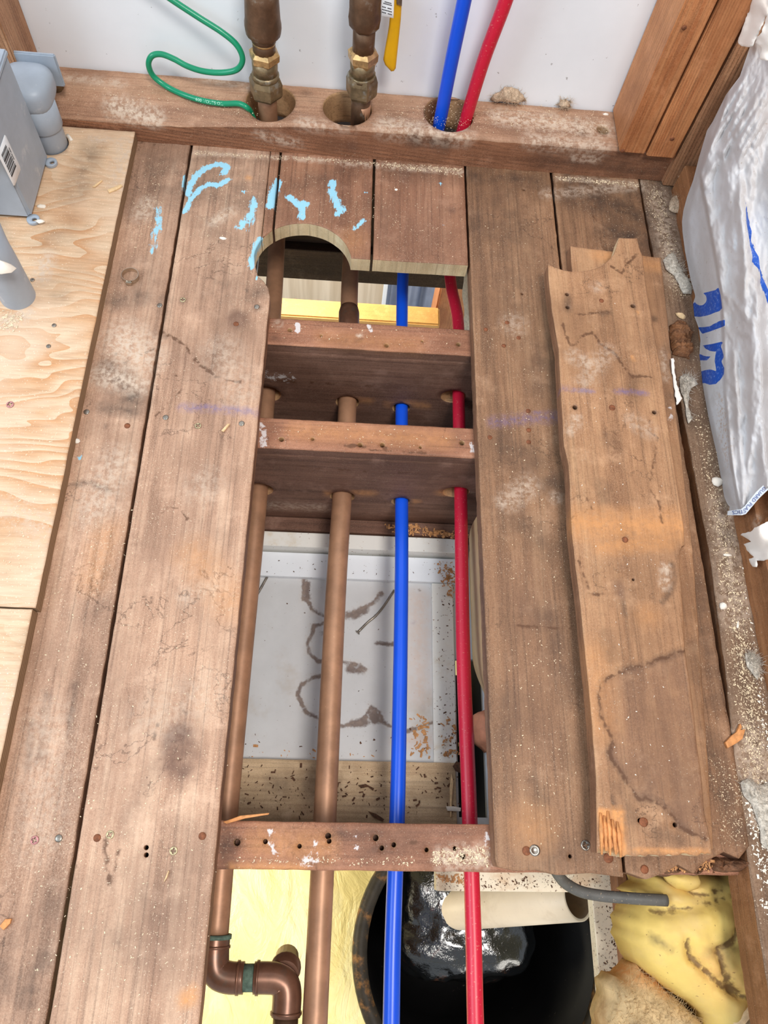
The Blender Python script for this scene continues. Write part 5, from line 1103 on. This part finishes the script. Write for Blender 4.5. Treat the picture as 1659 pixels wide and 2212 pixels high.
flake('plaster_flake', 150, 297, PZ, .009, .004, MS['gyp'], 'long pale flake on the plywood right of the far conduit', 'flake', seed=5, asp=.35, rot=-.9)
flake('plaster_flake', 89, 446, PZ, .0065, .002, MS['gyp'], 'white paint flake beside the grey box ear', 'flake', seed=6)
flake('plaster_flake', 86, 478, PZ + .006, .006, .002, MS['gyp'], 'white flake lying on the near ear of the grey box', 'flake', seed=7)
flake('plaster_flake', 1549, 1041, 0.0, .0075, .003, MS['gyp'], 'white square plaster flake on the strip left of the bag bottom', 'flake', seed=8, asp=.9)
flake('plaster_flake', 1563, 1310, 0.0, .0052, .003, MS['gyp'], 'white round plaster flake on the dusty strip', 'flake', seed=9, asp=.9)
flake('plaster_flake', 1594, 1350, 0.0, .0048, .0015, MS['gyp'], 'narrow white flake lower on the dusty strip', 'flake', seed=10, asp=.3, rot=1.3)
flake('plaster_flake', 1572, 1199, 0.0, .0065, .0015, MS['gyp'], 'long white flake across the middle of the dusty strip', 'flake', seed=11, asp=.25)
flake('wood_chip', 1470, 683, 0.0, .0085, .006, MS['chip_pale'], 'pale chip standing beside the loose planks near the fluff', 'wood chip', seed=12, rot=-.6)
flake('plaster_flake', 1308, 247, SZ, .0045, .0015, MS['gyp'], 'white flake on the sill beside the studs', 'flake', seed=13)
flake('plaster_flake', 482, 515, 0.0, .005, .0015, MS['gyp'], 'small white flake on the plank left of the round cut', 'flake', seed=14)
flake('plaster_flake', 856, 410, 0.0, .003, .0012, MS['gyp'], 'tiny white flake on the cut plank between tubes', 'flake', seed=15)
flake('plaster_flake', 163, 953, 0.0005, .005, .0015, MS['gyp'], 'white flake against the plywood edge', 'flake', seed=16, asp=.7)
chip([(795, 1700), (780, 1702), (774, 1697), (790, 1694), (808, 1703), (806, 1708)], ZC + .0205, .002, MS['debris'], 'dark bark sliver on the pine board left of the blue tube')
chip([(795, 1752), (812, 1758), (830, 1770), (826, 1774), (808, 1766)], ZC + .0205, .002, MS['debris'], 'dark splinter on the pine board against the near joist')
chip([(1000, 1650), (985, 1645), (978, 1655), (983, 1665), (993, 1670), (1000, 1662)], ZC + .0205, .004, MS['debris'], 'black crumb at the right end of the pine board')
chip([(963, 1742), (980, 1742), (995, 1745), (994, 1753), (966, 1752)], ZC + .0205, .003, MS['gyp'], 'white gypsum crumb on the pine board by the red tube', 'crumb')
chip([(972, 1765), (971, 1700), (975, 1672), (979, 1690), (976, 1730), (975, 1766)], ZC + .0205, .002, MS['chip_pale'], 'upright pale splinter on the pine board left of the red tube')
chip([(482, 1775), (520, 1762), (582, 1756), (580, 1760), (530, 1768), (490, 1780)], -TH + .001, .002, MS['chip'], 'long thin splinter on the back edge of the near joist')
# rotten wood at the broken ends
def rotchunk(px, z, h, seed, label):
    o = mound('rotten_wood', [tuple(P(x, y, z)[:2]) for x, y in px], z, h, MW['rot'], None, .0028, .006, .9, 150, seed=seed, jit=.004, thick=.003)
    r_ = np.random.default_rng(seed)
    for v in o.data.vertices:
        if v.co.z > .004: v.co.z += float(r_.normal(0, .0016)); v.co.x += float(r_.normal(0, .0008))
    o.data.polygons.foreach_set('use_smooth', np.zeros(len(o.data.polygons), bool)); return tag(o, label, 'rotten wood', 'rotten wood bits')
rotchunk([(1446, 704), (1462, 690), (1480, 695), (1495, 720), (1498, 760), (1490, 775), (1470, 768), (1452, 765)], .001, .007, 81, 'rotten wood crumbled beside the loose planks below the white chip')
rotchunk([(1535, 1866), (1550, 1850), (1575, 1852), (1600, 1846), (1612, 1862), (1600, 1880), (1570, 1884), (1545, 1880)], -.020, .014, 82, 'splintered rotten wood at the right end of the broken plank')
rotchunk([(1352, 1856), (1400, 1852), (1470, 1852), (1540, 1856), (1540, 1888), (1480, 1892), (1420, 1888), (1360, 1880)], -.030, .010, 83, 'crumbly rotten wood under the broken notched plank')
# side cavity: kraft paper of the insulation
pts_u = np.linspace(0, 1, 30); pts_v = np.linspace(0, 1, 14); V = []
for u in pts_u:
    y = .40 - .28 * u
    for v in pts_v:
        z = -.03 - .225 * v * (1 - .55 * sstep(.55, 1., np.array(u)) ) ; x = .2085 - .016 * math.sin(math.pi * min(1, v * 1.05)) * (1 - .3 * u) - .0012 * float(fbm(np.array(u * 5.), np.array(v * 3.), 3)); V.append((x, y, z))
nv_ = len(V); V += [(x + .0015, y, z) for x, y, z in V]; F = []
for i in range(29):
    for j in range(13):
        q_ = [i * 14 + j, (i + 1) * 14 + j, (i + 1) * 14 + j + 1, i * 14 + j + 1]; F += [q_, [k + nv_ for k in q_[::-1]]]
tag(mk('insulation_batt', V, F, MS['kraft'], None, True), 'tan kraft paper insulation facing bulging beside the red tube', 'insulation')
o = mound('insulation_tuft', [tuple(P(x, y, -.25)[:2]) for x, y in ((1018, 1570), (1026, 1545), (1050, 1530), (1062, 1545), (1066, 1610), (1052, 1625), (1030, 1600))], -.25, .03, simple('pinkish_paper', srgb(206, 136, 104), .8, 0, .2, 30), None, .005, .02, .2, 40, seed=85, thick=.02)
tag(o, 'pinkish crumpled paper lump deep beside the red tube', 'paper')
# white insulation seen at the far right of the opening
V = []; n1 = 24; n2 = 14
for i in range(n1):
    for j in range(n2):
        y = .66 + .30 * i / (n1 - 1); z = -.02 - .22 * j / (n2 - 1); x = .203 - .012 * float(fbm(np.array(i * .35), np.array(j * .3), 6)) + .014 * (j / (n2 - 1)) ** 2; V.append((x, y, z))
nv_ = len(V); V += [(x + .003, y, z) for x, y, z in V]; F = []
for i in range(n1 - 1):
    for j in range(n2 - 1):
        q_ = [i * n2 + j, (i + 1) * n2 + j, (i + 1) * n2 + j + 1, i * n2 + j + 1]; F += [q_[::-1], [k + nv_ for k in q_]]
tag(mk('plastic_sheet', V, F, MS['tuft_grey'], None, True), 'whitish insulation facing beside the red tube at the far end', 'insulation')
# ------------------------------------------------------------------ black tub, tar-wet liner, white pipe, plastic sheet
DZ = -.95
n = 110; V = []; F = []
for i in range(n):
    for j in range(n):
        x = -1.4 + 2.6 * i / (n - 1); y = -1.3 + 2.0 * j / (n - 1)
        V.append((x, y, DZ + .010 * float(fbm(np.array(x * 6 + y * 3), np.array(y * 5), 2)) + .008 * abs(float(fbm(np.array(x * 14 - y * 6), np.array(y * 9 + x * 3), 5)) - .47)))
nv_ = len(V); V += [(x, y, z - .002) for x, y, z in V]
for i in range(n - 1):
    for j in range(n - 1):
        q_ = [i * n + j, (i + 1) * n + j, (i + 1) * n + j + 1, i * n + j + 1]; F += [q_, [k + nv_ for k in q_[::-1]]]
tag(mk('drop_cloth', V, F, MS['drop'], None, True), 'pale yellow plastic drop sheet spread in the room below', 'sheet')
tub = empty('black_tub', (.262, -.165, DZ + .012)); tag(tub, 'round black tub with dusty rim standing on the yellow sheet', 'tub')
tcx, tcy, tr, tz = .262, -.165, .202, -.52
tb = DZ + .016
lathe('tub_wall', (tcx, tcy, tb), (0, 0, 1), [(0, .165), (tz - tb - .03, tr - .012), (tz - tb - .012, tr - .010), (tz - tb - .012, tr - .016), (.012, .158), (.010, .01)], MS['bin'], tub, 64, close=False)
lathe('rim', (tcx, tcy, tz - .022), (0, 0, 1), [(0, tr - .004), (.002, tr + .001), (.010, tr + .003), (.019, tr + .001), (.023, tr - .005), (.023, tr - .014), (.018, tr - .020), (.006, tr - .021), (0, tr - .018)], MS['rim'], tub, 72, close=False)
# tar-wet liner bag inside the tub
lc = P(985, 1990, -.58); bm = bmesh.new(); bmesh.ops.create_icosphere(bm, subdivisions=5, radius=1)
for v in bm.verts:
    k = v.co.copy(); s_ = (abs(k.x) ** 4 + abs(k.y) ** 4 + abs(k.z) ** 4) ** -.25
    d_ = 1 + .16 * (float(fbm(np.array(k.x * 3 + 5), np.array(k.y * 3 + k.z * 2), 4)) - .5) + .09 * (float(fbm(np.array(k.x * 9), np.array(k.y * 9 + k.z * 7), 8)) - .5)
    v.co = Vector((lc[0] + .012 + k.x * s_ * .118 * d_, lc[1] + .014 + k.y * s_ * .104 * d_, -.635 + k.z * s_ * .095 * d_))
bm.verts.index_update(); V = [list(v.co) for v in bm.verts]; F = [[v.index for v in f.verts] for f in bm.faces]; bm.free()
tag(mk('tar_liner', V, F, MS['tar'], None, True), 'glossy wet black plastic bundle inside the round tub', 'bundle')
A_ = P(938, 1968, -.60); B_ = P(1250, 1938, -.35); d_ = B_ - A_; ln = np.linalg.norm(d_); pr = 43 * pxm((A_ + B_) / 2)
pv = lathe('drain_pipe', A_ - d_ / ln * .002, d_, [(0, pr), (ln, pr), (ln, pr - .004), (ln - .24, pr - .004), (ln - .24, .001)], MS['pvc'], None, 40, close=False)
dm = simple('stained_shaded_pipe_inside', srgb(128, 104, 80), .7, 0, .2, 30); pv.data.materials.append(dm)  # brown stain plus painted-in shade of the pipe's inside
for p_ in pv.data.polygons:
    if p_.index >= 80: p_.material_index = 1
tag(pv, 'cut white plastic drain pipe slanting out of the black tub', 'pipe')
lathe('hub_collar', A_ + d_ * .07, d_, [(0, pr + .0005), (0, pr + .009), (.014, pr + .010), (.018, pr + .006), (.018, pr + .0005)], MS['grey_dark'], pv, 36, close=False)
cablep = [P(1195, 1868, -.06), P(1205, 1888, -.08), P(1222, 1908, -.095), P(1255, 1926, -.10), P(1300, 1935, -.10), P(1345, 1939, -.095), P(1385, 1942, -.09), P(1440, 1945, -.09)]
tag(tube('cable', smooth_path(cablep, 7), .0062, MS['cable'], None, 14), 'dusty dark grey cable curving into the yellow foam', 'cable')
# ------------------------------------------------------------------ yellow foam and fibrous insulation
zf = -.13
def fpx(l, z): return [tuple(P(x, y, z)[:2]) for x, y in l]
foam_o = [(1386, 1885), (1394, 1905), (1378, 1912), (1366, 1925), (1384, 1938), (1372, 1950), (1362, 1975), (1352, 1985), (1358, 2010), (1352, 2025), (1362, 2040), (1375, 2075), (1400, 2100), (1440, 2135), (1490, 2165), (1520, 2190), (1530, 2230), (1585, 2240), (1610, 2175), (1660, 2150), (1690, 2120), (1700, 1980), (1640, 1960), (1622, 1900), (1600, 1878)]
P2 = lambda l, z=zf: np.array([P(x, y, z) for x, y in l])
cuts = [(P2([(1386, 1966), (1440, 1955), (1500, 1945), (1560, 1928)]), .010, .016), (P2([(1436, 1885), (1450, 1915), (1470, 1928), (1500, 1928), (1530, 1915)]), .008, .014), (P2([(1446, 2022), (1460, 2060), (1490, 2085), (1530, 2120), (1560, 2140)]), .010, .020), (P2([(1510, 2045), (1525, 2085), (1545, 2120), (1580, 2145)]), .009, .018), (P2([(1545, 1952), (1550, 1985), (1540, 2020), (1510, 2038)]), .006, .010)]
fst = [('ring', .0045, .8, c_[0]) for c_ in cuts[2:]] + [('ring', .0035, .7, c_[0]) for c_ in cuts[:2]] + [('fresh', .03, .5, P2([(1500, 2080), (1540, 2120)])), ('dark', .010, .8, P2([(1495, 2045), (1505, 2040)])), ('dark', .006, .9, P2([(1385, 2018), (1400, 2032), (1415, 2040)])), ('dark', .02, .6, P2([(1560, 2030), (1530, 2040)])), ('dark', .016, .6, P2([(1535, 1910), (1530, 1890)])), ('dark', .008, .9, P2([(1622, 2120), (1630, 2135)]))]  # ring strokes paint shade into the creases along the cuts
fm = mound('spray_foam', fpx(foam_o, zf), zf, .050, MS['foam'], None, .0042, .055, .20, 26, strokes=fst, cut=cuts, seed=91, jit=.002, thick=.05)
tag(fm, 'large lump of yellow expanding foam below the broken plank', 'foam')
f2 = mound('foam_bulge', fpx([(1436, 1888), (1470, 1880), (1508, 1888), (1518, 1905), (1512, 1920), (1490, 1926), (1465, 1920), (1448, 1908)], zf + .040), zf + .036, .016, MS['foam'], fm, .004, .016, .08, 22, seed=92, jit=.001, thick=.006)
ins_o = [(1345, 2110), (1358, 2098), (1372, 2078), (1385, 2095), (1410, 2110), (1435, 2135), (1460, 2160), (1485, 2185), (1510, 2205), (1530, 2240), (1300, 2240), (1305, 2180), (1312, 2150), (1310, 2125), (1325, 2108)]
ins = mound('insulation_batt', fpx(ins_o, -.15), -.15, .034, MS['insul'], None, .0042, .03, .3, 22, strokes=[('fresh', .014, .9, P2([(1345, 2100), (1385, 2100), (1420, 2125)], -.15)), ('dark', .009, .9, P2([(1340, 2200), (1352, 2203)], -.15))], seed=93, jit=.004, thick=.04)
fibres(ins, surf(ins)[surf(ins)[:, 2] > -.145], np.array([0, 0, 1.]), np.array([.33, -.2, -.15]), MS['insul'], 900, .014, 5)
tag(ins, 'tan fibrous insulation clump at the bottom edge beside the tub', 'insulation')
ins2 = mound('insulation_batt', fpx([(1575, 2165), (1600, 2140), (1700, 2120), (1700, 2240), (1550, 2240)], -.15), -.15, .030, MS['tuft_grey'], None, .005, .03, .4, 30, seed=94, jit=.004, thick=.03)
fibres(ins2, surf(ins2)[surf(ins2)[:, 2] > -.145], np.array([0, 0, 1.]), np.array([.42, -.2, -.15]), MS['tuft_grey'], 400, .012, 6)
tag(ins2, 'grey-tan insulation clump at the bottom right corner', 'insulation')
tag(tube('twig_splinter', [P(1588, 2216, -.10), P(1610, 2190, -.098), P(1638, 2162, -.096)], [.006, .0055, .0015], MS['chip_pale'], None, 8), 'grey pointed splinter lying on the insulation at bottom right', 'splinter')

# ------------------------------------------------------------------ sawdust and debris (nobody could count these)
def scatter(name, regions, mat, parent=None, curl=.35):
    for px, z, cnt, s0, s1 in regions:
        V = []; F = []
        poly = np.array(px, float); lo, hi = poly.min(0), poly.max(0); k = 0
        while k < cnt:
            p_ = rng.uniform(lo, hi, (cnt * 2, 2)); p_ = p_[inside(p_, poly)]; p_ = p_[rng.random(len(p_)) < np.clip(bdist(p_, poly) / (.22 * min(hi - lo)), .04, 1)] if len(p_) else p_
            if not len(p_): break
            for x, y in p_[:cnt - k]:
                c_ = P(x, y, z); l_ = s0 + (s1 - s0) * rng.random() ** 2.6; w_ = l_ * rng.uniform(.2, .6); t_ = rng.uniform(0, 6.28); ca_, sa_ = math.cos(t_), math.sin(t_); up_ = rng.uniform(.2, 1) * l_ * curl; b_ = len(V)
                for uu, vv, hh in ((-l_, -w_, .0001), (-l_, w_, .0001 + up_ * .3), (0, w_, up_), (0, -w_, up_ * .7), (l_, w_, .0001), (l_, -w_, .0002)):
                    V.append((c_[0] + uu * ca_ - vv * sa_, c_[1] + uu * sa_ + vv * ca_, z + .0002 + hh))
                F += [[b_, b_ + 3, b_ + 2, b_ + 1], [b_ + 3, b_ + 5, b_ + 4, b_ + 2]]
            k += len(p_)
        if V: mk(name, V, F, mat, parent)['kind'] = 'stuff'
R1 = [([(420, 325), (720, 342), (1000, 362), (1000, 372), (720, 352), (420, 336)], 0.0, 500, .0005, .0014), ([(820, 348), (1000, 362), (1000, 385), (820, 364)], 0.0, 220, .0005, .0016), ([(1200, 378), (1385, 394), (1385, 408), (1200, 390)], 0.0, 260, .0005, .0018), ([(1385, 396), (1435, 400), (1500, 650), (1450, 650)], -.0005, 900, .0004, .0014),
      ([(1490, 880), (1535, 900), (1600, 1200), (1660, 1500), (1670, 1800), (1630, 1800), (1600, 1660), (1540, 1200)], -.0005, 2600, .0004, .0014), ([(1040, 210), (1320, 240), (1325, 305), (820, 280), (820, 215)], SZ, 1300, .0003, .0010), ([(130, 160), (560, 200), (560, 270), (250, 250), (130, 180)], SZ, 350, .0003, .001),
      ([(240, 560), (330, 560), (400, 330), (310, 320)], 0.0, 350, .0003, .001), ([(400, 330), (1000, 370), (1000, 580), (560, 480), (380, 700)], 0.0, 700, .0003, .0009), ([(100, 1000), (340, 1000), (520, 1700), (440, 2200), (0, 2200), (20, 1600)], 0.0, 800, .0003, .0010), ([(1015, 380), (1190, 400), (1280, 1840), (1080, 1850)], 0.0, 700, .0003, .0010),
      ([(930, 1835), (1055, 1825), (1060, 1872), (930, 1870)], -TH, 500, .0004, .0014), ([(510, 1850), (900, 1850), (900, 1872), (510, 1868)], -TH, 120, .0004, .0012), ([(0, 900), (140, 900), (60, 1300), (0, 1300)], PZ, 250, .0004, .0012), ([(0, 660), (60, 680), (30, 720), (0, 720)], PZ, 140, .0006, .002), ([(1520, 1620), (1610, 1640), (1620, 1830), (1555, 1835)], 0.0, 350, .0003, .001), ([(580, 690), (1010, 712), (1010, 760), (580, 735)], -TH, 60, .0004, .0012), ([(570, 905), (1015, 925), (1015, 975), (570, 955)], -TH, 60, .0004, .0012)]
scatter('sawdust', R1, MS['dust'])
R2 = [([(1600, 1700), (1660, 1680), (1670, 2000), (1640, 1960)], -.0005, 260, .0006, .0022), ([(1590, 1150), (1660, 1500), (1670, 1640), (1640, 1620)], .0, 90, .0006, .0018), ([(1215, 600), (1400, 600), (1520, 1800), (1300, 1800)], Z2, 120, .0003, .001)]
scatter('white_dust', R2, MS['dust_white'])
R3 = [([(515, 1250), (930, 1250), (935, 1640), (505, 1640)], ZC + .0005, 120, .0006, .0024), ([(510, 1580), (930, 1590), (930, 1640), (508, 1640)], ZC + .0005, 90, .0008, .003), ([(510, 1645), (990, 1650), (1000, 1770), (500, 1770)], ZC + .020, 260, .0006, .0030), ([(940, 1260), (985, 1260), (1000, 1640), (940, 1640)], ZC + .0082, 120, .0006, .002), ([(560, 1205), (980, 1218), (980, 1250), (560, 1240)], ZC + .0122, 40, .0005, .0014), ([(960, 1890), (1330, 1895), (1330, 1922), (960, 1922)], -.2498, 160, .0005, .0018), ([(1296, 1940), (1346, 1940), (1352, 2200), (1305, 2200)], -.2498, 130, .0005, .0018)]
scatter('debris', R3, MS['debris'], None, .5)
R4 = [([(820, 1130), (900, 1132), (1000, 1150), (1030, 1160), (1030, 1172), (850, 1152)], ZC + .036, 170, .0012, .0040), ([(925, 1205), (985, 1215), (1000, 1290), (975, 1300), (930, 1220)], ZC + .0125, 110, .0010, .0034), ([(880, 1540), (930, 1545), (930, 1640), (880, 1640)], ZC + .0008, 55, .0015, .0046), ([(945, 1540), (1000, 1545), (1005, 1640), (950, 1640)], ZC + .0085, 34, .0015, .0046), ([(510, 1610), (860, 1615), (860, 1640), (508, 1640)], ZC + .0008, 26, .0012, .0036), ([(1360, 1856), (1540, 1858), (1540, 1885), (1360, 1880)], -.012, 150, .001, .003), ([(940, 1888), (1010, 1888), (1010, 1915), (940, 1905)], -.2495, 90, .0008, .0026)]
scatter('wood_shavings', R4, MS['shave'], None, .9)
